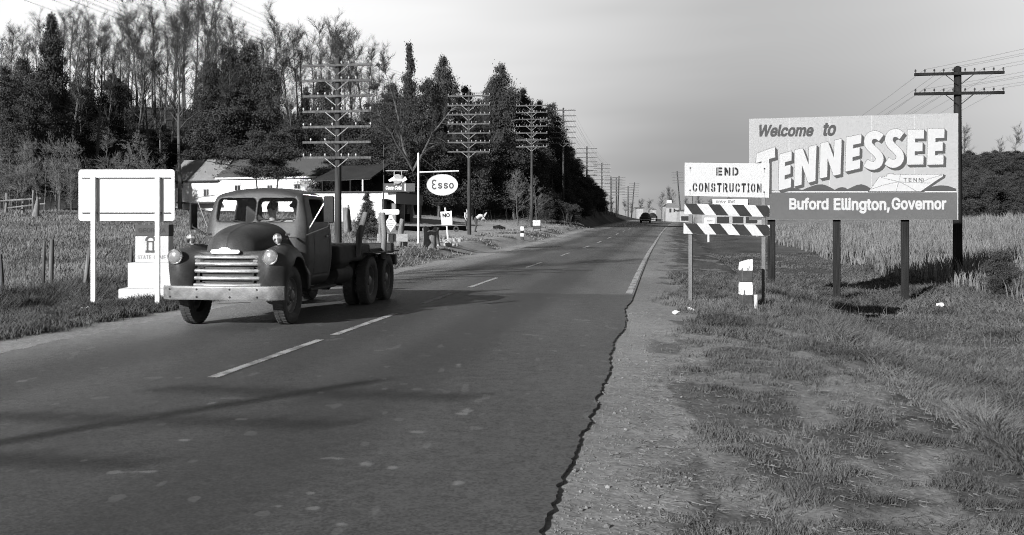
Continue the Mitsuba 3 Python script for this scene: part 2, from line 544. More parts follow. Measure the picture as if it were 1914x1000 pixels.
gx = steps((-2500, -200, 400, 60), (-200, -60, 20, 3), (-60, -14, 1.6, 0.4), (-14, -8, 0.3, 0.14), (-8, 10, 0.12, 0.12), (10, 30, 0.16, 0.8), (30, 90, 1.2, 3), (90, 300, 5, 30), (300, 2500, 60, 400))
gy = steps((-300, -20, 60, 4), (-20, 3, 2, 0.3), (3, 26, 0.10, 0.16), (26, 60, 0.2, 0.7), (60, 240, 0.9, 2.5), (240, 600, 4, 40), (600, 4000, 80, 600))
GX, GY = np.meshgrid(gx, gy, indexing='xy')
V = np.stack([GX, GY, ground_z(GX, GY)], -1).reshape(-1, 3)
nx_, ny_ = len(gx), len(gy)
ii = (np.arange(ny_ - 1)[:, None] * nx_ + np.arange(nx_ - 1)[None]).ravel()
add('ground', (V, np.vstack([np.stack([ii, ii + 1, ii + nx_ + 1], 1), np.stack([ii, ii + nx_ + 1, ii + nx_], 1)])), 'm_ground', True)
lab('ground', 'rough roadside ground with gravel shoulders, ditch, pasture and wooded rise', kind='structure')

# the road: a slab 5 cm thick over the dirt, its right edge broken
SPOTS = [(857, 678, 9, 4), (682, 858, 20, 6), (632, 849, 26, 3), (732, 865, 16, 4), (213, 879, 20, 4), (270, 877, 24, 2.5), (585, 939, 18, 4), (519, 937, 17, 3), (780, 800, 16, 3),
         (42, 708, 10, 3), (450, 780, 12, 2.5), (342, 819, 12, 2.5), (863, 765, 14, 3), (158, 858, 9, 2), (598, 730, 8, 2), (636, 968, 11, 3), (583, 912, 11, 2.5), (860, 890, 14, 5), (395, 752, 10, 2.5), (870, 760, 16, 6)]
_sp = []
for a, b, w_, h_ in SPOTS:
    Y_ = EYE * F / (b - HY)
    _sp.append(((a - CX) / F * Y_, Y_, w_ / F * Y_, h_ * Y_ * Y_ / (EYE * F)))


def asphalt(p, n, uv):
    x, y = p.x, p.y
    lat = lateral(x, y, _D)
    g1 = mikit.noise(x * 70, y * 70, 1.0)
    g2 = mikit.fbm(x * 9, y * 9, 2.0, 2)
    big = mikit.fbm(x * 0.55, y * 0.16, 3.0, 3)
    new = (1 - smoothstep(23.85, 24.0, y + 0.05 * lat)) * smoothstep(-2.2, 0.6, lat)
    v = 0.032 * (1 + 1.0 * (big - 0.5) + 0.30 * (g2 - 0.5) + 0.75 * (g1 - 0.5) + 0.35 * (mikit.noise(x * 28, y * 28, 9.0) - 0.5))
    v = v * (1.22 - 0.52 * new)  # fresh asphalt darker; the older part is paled to paint its far sheen
    lane = dr.abs(dr.abs(lat) - 1.85)
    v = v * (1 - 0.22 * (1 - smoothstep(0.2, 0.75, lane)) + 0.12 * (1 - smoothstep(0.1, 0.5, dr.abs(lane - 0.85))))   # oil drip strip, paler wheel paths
    edge = smoothstep(1.9, 4.1, lat + 0.5 * (g2 - 0.5)) + 1.7 * smoothstep(2.2, 3.75, -lat + 0.8 * (big - 0.5))  # dusty edges, widened on the right to paint a broad sheen
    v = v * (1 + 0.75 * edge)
    s = mi.Float(0)
    wob = 1.5 * (mikit.fbm(x * 13, y * 7, 6.0, 3) - 0.5)
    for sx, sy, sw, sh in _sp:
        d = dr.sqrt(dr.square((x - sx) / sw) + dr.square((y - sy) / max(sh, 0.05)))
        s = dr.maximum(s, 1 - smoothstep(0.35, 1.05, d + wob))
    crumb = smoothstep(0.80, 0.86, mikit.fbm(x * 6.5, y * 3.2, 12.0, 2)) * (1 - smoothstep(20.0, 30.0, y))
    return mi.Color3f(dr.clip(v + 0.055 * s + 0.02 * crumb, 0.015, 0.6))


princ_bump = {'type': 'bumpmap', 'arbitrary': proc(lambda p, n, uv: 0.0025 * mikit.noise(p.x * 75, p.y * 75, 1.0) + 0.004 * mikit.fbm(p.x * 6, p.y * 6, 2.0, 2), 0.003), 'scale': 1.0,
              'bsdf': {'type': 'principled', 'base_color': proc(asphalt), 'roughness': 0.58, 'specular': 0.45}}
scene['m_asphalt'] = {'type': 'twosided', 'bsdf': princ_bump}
ry = steps((-60, 3, 3, 0.3), (3, 25, 0.025, 0.07), (25, 60, 0.3, 0.6), (60, 320, 1, 4))
rl, rr = left_edge(ry), right_edge(ry)
lats = np.stack([rl * 0 + rl] + [rl + (rr - rl) * k / 12 for k in range(1, 12)] + [rr, rr + 0.004], 1)
RX = road_x(ry)[:, None] + lats
RZ = road_z(ry[:, None] + 0 * lats, lats)
RZ[:, -1] -= 0.12
RZ = np.hstack([RZ[:, :1] - 0.10, RZ]); RX = np.hstack([RX[:, :1], RX])
n_ = RX.shape[1]
V = np.stack([RX, np.repeat(ry[:, None], n_, 1), RZ], -1).reshape(-1, 3)
ii = (np.arange(len(ry) - 1)[:, None] * n_ + np.arange(n_ - 1)[None]).ravel()
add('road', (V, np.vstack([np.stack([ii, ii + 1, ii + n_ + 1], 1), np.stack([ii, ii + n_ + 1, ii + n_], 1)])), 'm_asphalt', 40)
lab('road', 'two-lane asphalt highway with broken right edge rising to a crest', kind='structure')


def worn_paint(p, n, uv):
    w = mikit.fbm(p.x * 9, p.y * 5, 1.0, 3)
    return mi.Color3f(0.33 * (1 - 0.55 * smoothstep(0.45, 0.75, w)) + 0.06 * (mikit.noise(p.x * 60, p.y * 60, 0.0) - 0.5))


diffuse('m_road_paint', proc(worn_paint))


def strip(y0, y1, lat0, width, key, n=30):
    y = np.linspace(y0, y1, n)
    w = width / 2 * (1 + 0.25 * (meshkit.noise(np.stack([y * 2, y * 0 + lat0, y * 0], -1)) - 0.5))
    V = []
    for s in (-1, 1):
        la = lat0 + s * w
        V.append(np.stack([road_x(y) + la, y, road_z(y, la) + 0.004], 1))
    V = np.vstack(V)
    i = np.arange(n - 1)
    f = np.vstack([np.stack([i, i + n, i + n + 1], 1), np.stack([i, i + n + 1, i + 1], 1)])
    return add(key, (V, f), 'm_road_paint', False, 'road')


for a, b in [(10.9, 14.35), (14.95, 18.35), (20.6, 23.6), (25.6, 29.9), (36.4, 41), (48.5, 52.6), (61, 65.5), (73, 77.5), (85, 89.5), (97, 101.5), (109, 113.5), (121, 126), (134, 139)]:
    strip(a, b, 0.0 if a > 20 else 0.02, 0.115, 'centre_dash')
strip(24.05, 236, 3.86, 0.15, 'edge_line', 300)

# ---------------------------------------------------------------- grass
rng = np.random.default_rng(7)


def blades(x, y, h, w, lean, seed, two=True):
    """One triangle or a bent pair per blade."""
    r = np.random.default_rng(seed)
    z = ground_z(x, y) - 0.01
    n = len(x)
    a = r.uniform(0, 2 * np.pi, n)
    dx, dy = np.cos(a) * w / 2, np.sin(a) * w / 2
    b = r.uniform(0, 2 * np.pi, n)
    l = h * lean * r.uniform(0.3, 1.0, n)
    lx, ly = np.cos(b) * l, np.sin(b) * l
    p0, p1 = np.stack([x - dx, y - dy, z], 1), np.stack([x + dx, y + dy, z], 1)
    tip = np.stack([x + lx, y + ly, z + h], 1)
    if not two:
        v = np.stack([p0, p1, tip], 1).reshape(-1, 3)
        return v, np.arange(3 * n).reshape(-1, 3)
    m0 = np.stack([x - dx * 0.8 + lx * 0.35, y - dy * 0.8 + ly * 0.35, z + h * 0.6], 1)
    m1 = np.stack([x + dx * 0.8 + lx * 0.35, y + dy * 0.8 + ly * 0.35, z + h * 0.6], 1)
    v = np.stack([p0, p1, m1, m0, tip], 1).reshape(-1, 3)
    k = np.arange(n)[:, None] * 5
    return v, np.vstack([k + [0, 1, 2], k + [0, 2, 3], k + [3, 2, 4]])


def blade_tone(v, amount, straw=0.0):
    def fn(p, n, uv):
        a = mikit.fbm(p.x * 0.9, p.y * 0.5, 3.0, 3)
        b = mikit.noise(p.x * 23, p.y * 23, 2.0)
        return mi.Color3f(dr.clip(v * (1 + amount * (a - 0.5) * 2 + 0.5 * (b - 0.5)), 0.02, 0.7))
    return proc(fn)


diffuse('m_stone', mottled(0.15, 0.8, 7.0))
diffuse('m_grass', blade_tone(0.084, 0.7))
diffuse('m_field_grass', blade_tone(0.145, 0.5))
diffuse('m_straw', blade_tone(0.13, 0.5))


def scatter(n, ya, yb, la, lb, power, seed):
    """n random places between two distances and two lateral offsets, thinning with distance."""
    r = np.random.default_rng(seed)
    u = r.uniform(0, 1, n)
    q = 1 - power
    y = (ya ** q + u * (yb ** q - ya ** q)) ** (1 / q)
    lat = r.uniform(la, lb, n)
    x = road_x(y) + lat
    ok = np.abs(x / y) < 0.56
    return x[ok], y[ok], lat[ok], r


x, y, lat, r = scatter(620000, 4.6, 34, 4.3, 8.3, 1.6, 1)
g = grassiness(x, y, _N)
tuft = _N.nz(x * 4.0, y * 4.0, 3.0, 2)
thin = 1 - 0.55 * (1 - sst(6.9, 7.7, lat)) * (1 - sst(13, 18, y))
keep = r.uniform(0, 1, len(x)) < g * thin * (0.06 + 0.94 * sst(0.40, 0.62, tuft))
x, y, lat, tuft = x[keep], y[keep], lat[keep], tuft[keep]
h = (0.015 + 0.085 * tuft ** 1.6 * r.uniform(0.4, 1.5, len(x))) * (1 + 1.3 * sst(6.7, 7.8, lat)) * (1 + 0.8 * sst(12, 19, y))
add('verge_grass', blades(x, y, h, 0.0035 + 0.00075 * y, 0.9, 21, False), 'm_grass')
lab('verge_grass', 'short patchy grass on the right verge beside the gravel', 'grass', kind='stuff')

x, y, lat, r = scatter(400000, 7.5, 60, 7.2, 15.5, 1.5, 2)
tuft = _N.nz(x * 1.5, y * 1.2, 13.0, 3)
keep = r.uniform(0, 1, len(x)) < 0.2 + 0.8 * sst(0.36, 0.62, tuft)
x, y, lat, tuft = x[keep], y[keep], lat[keep], tuft[keep]
flat = sst(36, 46, y) * (1 - sst(12, 14, lat))
near_sign = sst(18, 20, y) * (1 - sst(27, 30, y)) * (1 - sst(10.5, 12.5, lat))
h = (0.06 + 0.27 * tuft ** 1.5 * r.uniform(0.3, 1.5, len(x))) * (1 - 0.75 * flat) * (1 - 0.72 * near_sign)
add('ditch_grass', blades(x, y, h, 0.0045 + 0.0007 * y, 1.5, 22, True), 'm_grass')
lab('ditch_grass', 'rough tufted grass filling the ditch around the billboard posts', 'grass', kind='stuff')

x, y, lat, r = scatter(170000, 17, 130, 12.6, 62, 1.25, 3)
tuft = _N.nz(x * 0.5, y * 0.3, 23.0, 3)
keep = (r.uniform(0, 1, len(x)) < 0.35 + 0.65 * sst(0.35, 0.6, tuft)) & (lat > 13.2 + 2.4 * (_N.nz(x * 0.35, y * 0.3, 29.0, 2) - 0.5))
x, y, lat, tuft = x[keep], y[keep], lat[keep], tuft[keep]
h = (0.55 + 0.9 * tuft * r.uniform(0.5, 1.25, len(x))) * (0.55 + 0.45 * sst(13, 17, lat))
add('tall_dry_grass', blades(x, y, h, 0.008 + 0.0007 * y, 0.34, 23, True), 'm_straw')
lab('tall_dry_grass', 'tall dry sedge standing behind the billboard', 'grass', kind='stuff')

x, y, lat, r = scatter(260000, 11, 40, -9.4, -4.2, 1.5, 4)
g = grassiness(x, y, _N)
tuft = _N.nz(x * 2.0, y * 1.6, 33.0, 3)
keep = r.uniform(0, 1, len(x)) < g * (0.3 + 0.7 * sst(0.35, 0.6, tuft))
x, y, lat, tuft = x[keep], y[keep], lat[keep], tuft[keep]
h = (0.05 + 0.16 * tuft * r.uniform(0.5, 1.3, len(x))) * (1 + 1.9 * sst(-6.2, -7.6, lat))
add('fence_grass', blades(x, y, h, 0.004 + 0.0005 * y, 0.9, 24, True), 'm_grass')
lab('fence_grass', 'rank grass along the left verge and the old fence line', 'grass', kind='stuff')

x, y, lat, r = scatter(340000, 20, 104, -50, -8.5, 1.25, 5)
tuft = _N.nz(x * 0.8, y * 0.5, 43.0, 3)
lotk = (y > 36) & (-lat < 4.6 + 0.30 * (y - 34))
keep = ~lotk & (r.uniform(0, 1, len(x)) < 0.3 + 0.7 * tuft)
x, y, tuft = x[keep], y[keep], tuft[keep]
h = (0.06 + 0.22 * tuft * r.uniform(0.4, 1.4, len(x))) * (1 + 1.0 * sst(82, 92, y))
add('pasture_grass', blades(x, y, h, 0.005 + 0.00065 * y, 0.7, 25, False), 'm_field_grass')
lab('pasture_grass', 'dull winter pasture grass between the fence line and the woods', 'grass', kind='stuff')

x, y, lat, r = scatter(60000, 26, 125, -22, -4.4, 1.2, 6)
g = grassiness(x, y, _N)
keep = (r.uniform(0, 1, len(x)) < g) & (y > 33)
x, y = x[keep], y[keep]
add('bank_grass', blades(x, y, 0.05 + 0.16 * r.uniform(0, 1, len(x)) ** 2, 0.008 + 0.0009 * y, 1.0, 26, False), 'm_straw')
lab('bank_grass', 'pale dry grass on the bank below the filling station', 'grass', kind='stuff')

# loose stones and crumbs of asphalt on the right shoulder
r = np.random.default_rng(31)
n = 3600
y = 4.7 + 15 * r.uniform(0, 1, n) ** 1.7
lat = 3.98 + np.abs(r.normal(0, .45, n)) + .02
x = road_x(y) + lat
s_ = r.uniform(.0015, .007, n) * (1 + 1.6 * (r.uniform(0, 1, n) > .965))
o = np.array(trimesh.creation.icosahedron().vertices); fo = np.array(trimesh.creation.icosahedron().faces)
V = o[None] * s_[:, None, None] * r.uniform(.6, 1.4, (n, 1, 3)) * r.uniform(.8, 1.2, (n, 12, 1)) + np.stack([x, y, ground_z(x, y) + s_ * .3], 1)[:, None]
add('gravel', (V.reshape(-1, 3), (fo[None] + 12 * np.arange(n)[:, None, None]).reshape(-1, 3)), 'm_stone')
lab('gravel', 'loose stones and crumbled asphalt along the broken road edge', 'gravel', kind='stuff')

x, y, lat, r = scatter(900, 9.5, 40, 7.4, 14.5, 1.2, 8)
add('dead_stems', blades(x, y, r.uniform(.15, .5, len(x)), .003 + .0004 * y, .6, 28, True), 'm_grass')
lab('dead_stems', 'scattered dead weed stems standing above the ditch grass', 'weeds', kind='stuff')
x, y, lat, r = scatter(9000, 5.0, 16, 4.4, 7.5, 1.5, 9)
z = ground_z(x, y) + .006
a_, l_ = r.uniform(0, np.pi, len(x)), r.uniform(.02, .09, len(x))
dx, dy = np.cos(a_) * l_ / 2, np.sin(a_) * l_ / 2
V = np.stack([np.stack([x - dx, y - dy, z], 1), np.stack([x + dx, y + dy, z + r.uniform(0, .012, len(x))], 1), np.stack([x + dx - dy * .06, y + dy + dx * .06 + .003, z + .004], 1)], 1).reshape(-1, 3)
add('dead_grass_litter', (V, np.arange(len(V)).reshape(-1, 3)), 'm_straw')
lab('dead_grass_litter', 'cut dry grass stalks strewn over the bare shoulder', 'litter', kind='stuff')
# ---------------------------------------------------------------- helpers for what stands on the ground
def hit(px, py, y0=4.0, y1=400.0):
    """Where the ray of a photograph pixel meets the ground."""
    Y = np.geomspace(y0, y1, 4000)
    d = EYE + (HY - py) / F * Y - ground_z((px - CX) / F * Y, Y)
    k = np.nonzero(d < 0)[0]
    Yk = Y[k[0]] if len(k) else y1
    X = (px - CX) / F * Yk
    return np.array([X, Yk, gz(X, Yk)])


class Board:
    """An upright plane through two photograph columns at two distances: maps pixels to its own (u, v) in metres."""

    def __init__(self, pl, yl, pr, yr):
        self.a = np.array([(pl - CX) / F * yl, yl]); b = np.array([(pr - CX) / F * yr, yr])
        self.w = np.linalg.norm(b - self.a)
        self.d = (b - self.a) / self.w
        self.x = np.array([*self.d, 0]); self.n = np.array([self.d[1], -self.d[0], 0.0])

    def uv(self, px, py):
        r = np.array([(px - CX) / F, 1.0])
        M = np.array([[r[0], -self.d[0]], [r[1], -self.d[1]]])
        t, u = np.linalg.solve(M, self.a)
        return u, EYE + (HY - py) / F * t

    def place(self):
        return frame([*self.a, 0], self.x, [0, 0, 1], self.n)

    def poly(self, pts, m=lambda x, y: (x, y)):
        return Polygon([self.uv(*m(*p)) for p in pts])

    def warp(self, shp, m):
        """A shapely outline drawn in picture coordinates, carried on to the board."""
        def one(g):
            ring = lambda r: [self.uv(*m(*c[:2])) for c in r.coords]  # noqa: E731
            return Polygon(ring(g.exterior), [ring(i) for i in g.interiors]).buffer(0)
        return union_all([one(g.segmentize(12)) for g in getattr(shp, 'geoms', [shp])])


def flipy(shp):
    return affinity.scale(shp, 1, -1, origin=(0, 0))


def text_px(text, x0, y_top, x1, y_bot, bold=2, shear=0.0, font='Inter.woff2'):
    """Lettering in picture coordinates (y down) filling the given box."""
    q = fit(letters(text, bold, font), 0, 0, x1 - x0, y_bot - y_top, 0)
    if shear:
        q = affinity.affine_transform(q, [1, shear, 0, 1, 0, 0])
    return affinity.translate(flipy(q), x0, y_bot)


def channel(base, top, w, d, n):
    """A rolled steel sign post of hat section facing along n."""
    base, top = np.asarray(base, float), np.asarray(top, float)
    up = top - base
    L = np.linalg.norm(up); up = up / L
    n = np.asarray(n, float); n = n - up * (n @ up); n /= np.linalg.norm(n)
    s = np.cross(up, n)
    f = frame(base, s, n, up)
    g = w * 0.30
    return f(cat([box((-(w - g) / 2, 0, L / 2), (g, d, L)), box(((w - g) / 2, 0, L / 2), (g, d, L)), box((0, -d * 0.36, L / 2), (w - 2 * g + 0.002, d * 0.25, L - 0.004))]))


# ---------------------------------------------------------------- welcome billboard
B = Board(1400, 32.4, 1791, 30.65)
bf = B.place()
m4 = lambda x, y: (1390 + x / 4.349, 200 + y / 4.349)  # noqa: E731
t = thing('welcome_billboard', 'large welcome billboard with slanted block lettering on three dark posts', 'billboard')
u0, vb = B.uv(1400, 410.5); _, vt = B.uv(1400, 221.5)
u1, _ = B.uv(1791, 411); _, vt1 = B.uv(1791, 212)
vt = (vt + vt1) / 2; vb = vb - 0.01
panel = sbox(u0, vb, u1, vt)
add('panel', bf(extrude(panel, 0.045, -0.045)), 'm_sign_white', False, t)
add('panel_back', bf(cat([box(((u0 + u1) / 2, v, -0.085), (u1 - u0 - 0.1, 0.09, 0.075)) for v in (vb + 0.35, vb + 1.5, vt - 0.35)])), 'm_dark_wood', False, t)
for k in (1, 2, 3, 4):
    u = u0 + (u1 - u0) * k / 5
    add('seam', bf(extrude(sbox(u - 0.004, vb + 0.003, u + 0.004, vt - 0.003), 0.0012)), 'm_galvanised', False, t)
band = B.poly([(0, 695), (1735, 695), (1735, 925), (0, 925)], m4).intersection(panel.buffer(-0.002))
add('lower_band', bf(extrude(band, 0.002)), 'm_sign_grey', False, t)
hills = B.poly([(40, 690), (120, 672), (210, 676), (300, 684), (345, 672), (400, 655), (478, 674), (520, 655), (560, 640), (600, 630), (630, 628), (660, 633), (700, 650), (740, 673), (770, 658), (800, 650), (825, 656),
                (845, 668), (885, 648), (925, 632), (960, 628), (1000, 640), (1035, 664), (1450, 684), (1490, 664), (1540, 645), (1600, 636), (1660, 641), (1729, 664), (1729, 692), (40, 692)], m4).intersection(panel.buffer(-0.003))
add('painted_hills', bf(extrude(hills, 0.002)), 'm_sign_shade', False, t)
add('white_line', bf(extrude(B.poly([(60, 684), (1010, 684), (1010, 693), (60, 693)], m4).union(B.poly([(1455, 683), (1729, 683), (1729, 691), (1455, 691)], m4)), 0.004)), 'm_letter_white', False, t)
state = [(1020, 685), (1060, 628), (1105, 567), (1163, 565), (1168, 546), (1188, 544), (1208, 540), (1215, 548), (1622, 548), (1618, 565), (1580, 588), (1530, 622), (1490, 650), (1440, 685)]
sp = Polygon(state)
shade = union_all([affinity.translate(sp, k * 2.2, k * 1.1) for k in range(0, 9)]).intersection(sbox(900, 500, 1720, 690))
add('map_shade', bf(extrude(B.warp(shade.buffer(3), m4), 0.005)), 'm_sign_shade', False, t)
add('state_map', bf(extrude(B.warp(sp, m4), 0.008)), 'm_letter_white', False, t)
roads = [[(1115, 572), (1190, 590), (1262, 608), (1330, 640), (1400, 683)], [(1040, 668), (1130, 636), (1262, 608), (1275, 550)], [(1262, 608), (1248, 650), (1243, 683)], [(1262, 608), (1380, 616), (1520, 618)], [(1440, 617), (1500, 585), (1612, 553)]]
add('map_roads', bf(extrude(B.warp(union_all([LineString(r_).buffer(1.5) for r_ in roads]), m4), 0.0105)), 'm_sign_grey', False, t)
add('map_lettering', bf(extrude(B.warp(union_all([text_px(c_, a_, 577, a_ + w_, 609, 2) for c_, a_, w_ in (('T', 1300, 27), ('E', 1341, 24), ('N', 1380, 29), ('N', 1423, 29), ('.', 1460, 6))]), m4), 0.012)), 'm_sign_line', False, t)
for w_ in (text_px('Welcome', 106, 142, 560, 243, 5, 0.22), text_px('to', 632, 128, 740, 238, 5, 0.22)):
    add('welcome_lettering', bf(extrude(B.warp(affinity.rotate(w_, -0.4), m4), 0.003)), 'm_sign_shade', False, t)
add('governor_lettering', bf(extrude(B.warp(union_all([text_px('Buford', 370, 738, 690, 836, 4), text_px('Ellington,', 732, 738, 1188, 866, 4), text_px('Governor', 1203, 736, 1648, 836, 4)]), m4), 0.005)), 'm_letter_white', False, t)

E_ = [(0, 0), (1, 0), (1, .26), (.47, .26), (.47, .37), (.93, .37), (.93, .62), (.47, .62), (.47, .74), (1, .74), (1, 1), (0, 1)]
N_ = [(0, 0), (.36, 0), (.66, .50), (.66, 0), (1, 0), (1, 1), (.66, 1), (.35, .46), (.35, 1), (0, 1)]
T_ = [(0, 0), (1, 0), (1, .24), (.68, .24), (.68, 1), (.30, 1), (.30, .24), (0, .24)]


def quad_letter(shape, tl, tr, br, bl):
    tl, tr, br, bl = map(np.array, (tl, tr, br, bl))
    return Polygon([tuple((tl * (1 - a) + tr * a) * (1 - b) + (bl * (1 - a) + br * a) * b) for a, b in shape])


def s_letter(x0, y0, x1, y1, stroke):
    p = np.array([(.90, .17), (.72, .10), (.50, .08), (.27, .13), (.17, .25), (.22, .37), (.44, .48), (.68, .585), (.83, .71), (.76, .85), (.55, .92), (.30, .92), (.06, .84)])
    for _ in range(3):
        q = np.empty((2 * len(p) - 2, 2))
        q[0::2] = p[:-1] * .75 + p[1:] * .25; q[1::2] = p[:-1] * .25 + p[1:] * .75
        p = np.vstack([p[:1], q, p[-1:]])
    g = LineString(p * (x1 - x0, y1 - y0)).buffer(stroke / 2, cap_style='flat')
    b = g.bounds
    g = affinity.translate(g, -b[0], -b[1])
    return affinity.translate(affinity.scale(g, (x1 - x0) / (b[2] - b[0]), (y1 - y0) / (b[3] - b[1]), origin=(0, 0)), x0, y0)


big = [quad_letter(T_, (105, 378), (254, 325), (262, 672), (85, 700)), quad_letter(E_, (290, 386), (390, 358), (384, 652), (284, 678)), quad_letter(N_, (415, 350), (592, 308), (582, 600), (411, 646)),
       quad_letter(N_, (624, 297), (796, 258), (787, 546), (619, 580)), quad_letter(E_, (835, 246), (957, 222), (944, 498), (826, 526)), s_letter(974, 194, 1138, 510, 68), s_letter(1145, 178, 1304, 494, 68),
       quad_letter(E_, (1331, 184), (1466, 182), (1460, 466), (1327, 469)), quad_letter(E_, (1497, 178), (1632, 176), (1622, 466), (1491, 470))]
for g in big:
    sh = union_all([affinity.translate(g, k, k) for k in range(0, 23, 2)]).buffer(1)
    add('letter_shade', bf(extrude(B.warp(sh, m4), 0.006)), 'm_sign_shade', False, t)
    add('letter_outline', bf(extrude(B.warp(g.buffer(3.2, join_style='mitre'), m4), 0.009)), 'm_sign_line', False, t)
    add('letter', bf(extrude(B.warp(g, m4), 0.012)), 'm_letter_white', False, t)
for px in (1441, 1564, 1692):
    u, _ = B.uv(px, 420)
    q = bf((np.array([[u, 0, -0.20]]), np.zeros((0, 3), int)))[0][0]
    z0 = gz(q[0], q[1]) - 0.2
    h_ = vt - 0.15 - z0
    M = np.stack([B.x, B.n, [0, 0, 1]], 1)
    add('post', box((q[0], q[1], z0 + h_ / 2), (0.22, 0.15, h_), M, 0.012), 'm_dark_wood', False, t)

# ---------------------------------------------------------------- end-of-works barricade
C = Board(1281, 22.0, 1438, 21.35)
cf = C.place()
m8 = lambda x, y: (1240 + x / 2.942, 280 + y / 2.942)  # noqa: E731
t = thing('construction_barricade', 'white stencilled sign above two striped rails on two thin steel posts', 'road barricade')
add('sign_panel', cf(extrude(C.poly([(121, 73), (583, 77), (580, 261), (120, 250)], m8), 0.022)), 'm_letter_white', False, t)
add('panel_edge', cf(extrude(C.poly([(119, 71.4), (584.5, 75.4), (581.5, 263), (118.5, 252)], m8).difference(C.poly([(121, 73), (583, 77), (580, 261), (120, 250)], m8)), 0.024)), 'm_galvanised', False, t)


def stencil(text, x0, y0, x1, y1, widths=None):
    n = len(text)
    w = (x1 - x0) / n
    out = []
    xs = np.cumsum([0] + [0.55 if c == 'I' else 1.0 for c in text])
    xs = x0 + xs / xs[-1] * (x1 - x0)
    for c, a, b in zip(text, xs[:-1], xs[1:]):
        pad = 0.13 * (b - a) if c != 'I' else 0.2 * (b - a)
        g = text_px(c, a + pad, y0, b - pad, y1, 6)
        mid = (a + b) / 2
        if c in 'COSRUDEN':
            k = 2.0 if c != 'N' else 1.6
            off = 0.0 if c in 'COSU' else (-0.16 * (b - a) if c in 'RDE' else 0.14 * (b - a))
            g = g.difference(sbox(mid + off - k, y0 - 5, mid + off + k, y1 + 5))
        out.append(g)
    return union_all(out)


add('lettering', cf(extrude(C.warp(affinity.skew(stencil('END', 286, 97, 420, 143), 0, 0.3), m8), 0.0255)), 'm_sign_black', False, t)
add('lettering', cf(extrude(C.warp(affinity.rotate(stencil('CONSTRUCTION', 158, 183, 545, 234), 0.6), m8), 0.0255)), 'm_sign_black', False, t)
for a, b in ((150, 100), (557, 104), (148, 223), (555, 233)):
    u, v = C.uv(*m8(a, b))
    add('bolt', cf(lathe([(0.020, 0.0), (0.020, 0.016), (0.034, 0.012), (0.036, 0.0)], 8, 2)) if False else cf((lathe([(0.020, 0.001), (0.030, 0.016), (0.036, 0.001)], 8, 2)[0] + [u, v, 0], lathe([(0.020, 0.001), (0.030, 0.016), (0.036, 0.001)], 8, 2)[1])), 'm_black_iron', False, t)
    add('rust_streak', cf(extrude(C.poly([(a - 1.2, b), (a + 1.2, b), (a + 0.6, b + 26), (a - 0.6, b + 26)], m8), 0.0235)), 'm_sign_grey', False, t)
for ya, yb, yc, yd, xl in ((295, 306, 370, 354, 118), (403, 413, 474, 461, 113)):
    quad_ = [(xl, ya), (587, yb), (584, yc), (xl - 1, yd)]
    rp = C.poly(quad_, m8)
    r_ = add('rail', cf(extrude(rp, 0.030)), 'm_letter_white', False, t)
    for k in range(4):
        s0 = 121 + 127 * k
        st = Polygon([(s0 - 6, ya - 4), (s0 + 58, ya - 4), (s0 + 122, yc + 4), (s0 + 55, yc + 4)])
        st = C.warp(st, m8).intersection(rp.buffer(-0.001))
        add('stripe', cf(extrude(st, 0.032)), 'm_sign_black', False, r_)
for px, py in ((1290, 567), (1427, 580)):
    u, _ = C.uv(px, py)
    b_ = C.a + C.d * u - C.n[:2] * 0.035
    _, vtop = C.uv(px, 309)
    lean = (px - 1290) * 0.0
    add('post', channel([b_[0], b_[1], gz(*b_) - 0.3], [b_[0], b_[1], vtop], 0.075, 0.06, -C.n), 'm_black_iron' if False else 'm_post_steel', False, t)

# painted timber marker and a stub of pipe
o = np.array([(1394 - CX) / F * 21.0, 21.0])
z0 = gz(*o) - 0.15
zs = [z0, 1.6 + (412 - 551) / F * 21, 1.6 + (412 - 527) / F * 21, 1.6 + (412 - 506) / F * 21, 1.6 + (412 - 487) / F * 21]
t = thing('marker_post', 'stout square roadside post banded dark and flaking white inside the barricade', 'marker post')
R8 = rot([0, 0, 1], 10)
for k in range(4):
    m = box((*o, (zs[k] + zs[k + 1]) / 2), (0.225 if k % 2 == 0 else 0.223, 0.2, zs[k + 1] - zs[k]), R8, 0.012)
    if k == 3:
        v = m[0]; v[:, 2] += np.where(v[:, 2] > (zs[3] + zs[4]) / 2, (v[:, 0] - o[0]) * 0.25, 0)
        m = (v, m[1])
    add('painted_band', m, 'm_post_white' if k in (1, 3) else 'm_dark_post', False, t)
q = hit(1413, 580)
t = thing('pipe_stub', 'short pale pipe sticking up beside the banded post', 'pipe')
add('pipe', lathe([(q[2] - 0.1, 0.03), (q[2] + 0.29, 0.034), (q[2] + 0.29, 0.024), (q[2] + 0.1, 0.022)], 12, 2) if False else (lathe([(q[2] - 0.1, 0.036), (q[2] + 0.29, 0.036), (q[2] + 0.29, 0.026), (q[2] + 0.1, 0.024)], 12, 2)[0] + [q[0], q[1], 0], lathe([(q[2] - 0.1, 0.036), (q[2] + 0.29, 0.036), (q[2] + 0.29, 0.026), (q[2] + 0.1, 0.024)], 12, 2)[1]), 'm_galvanised', 40, t)

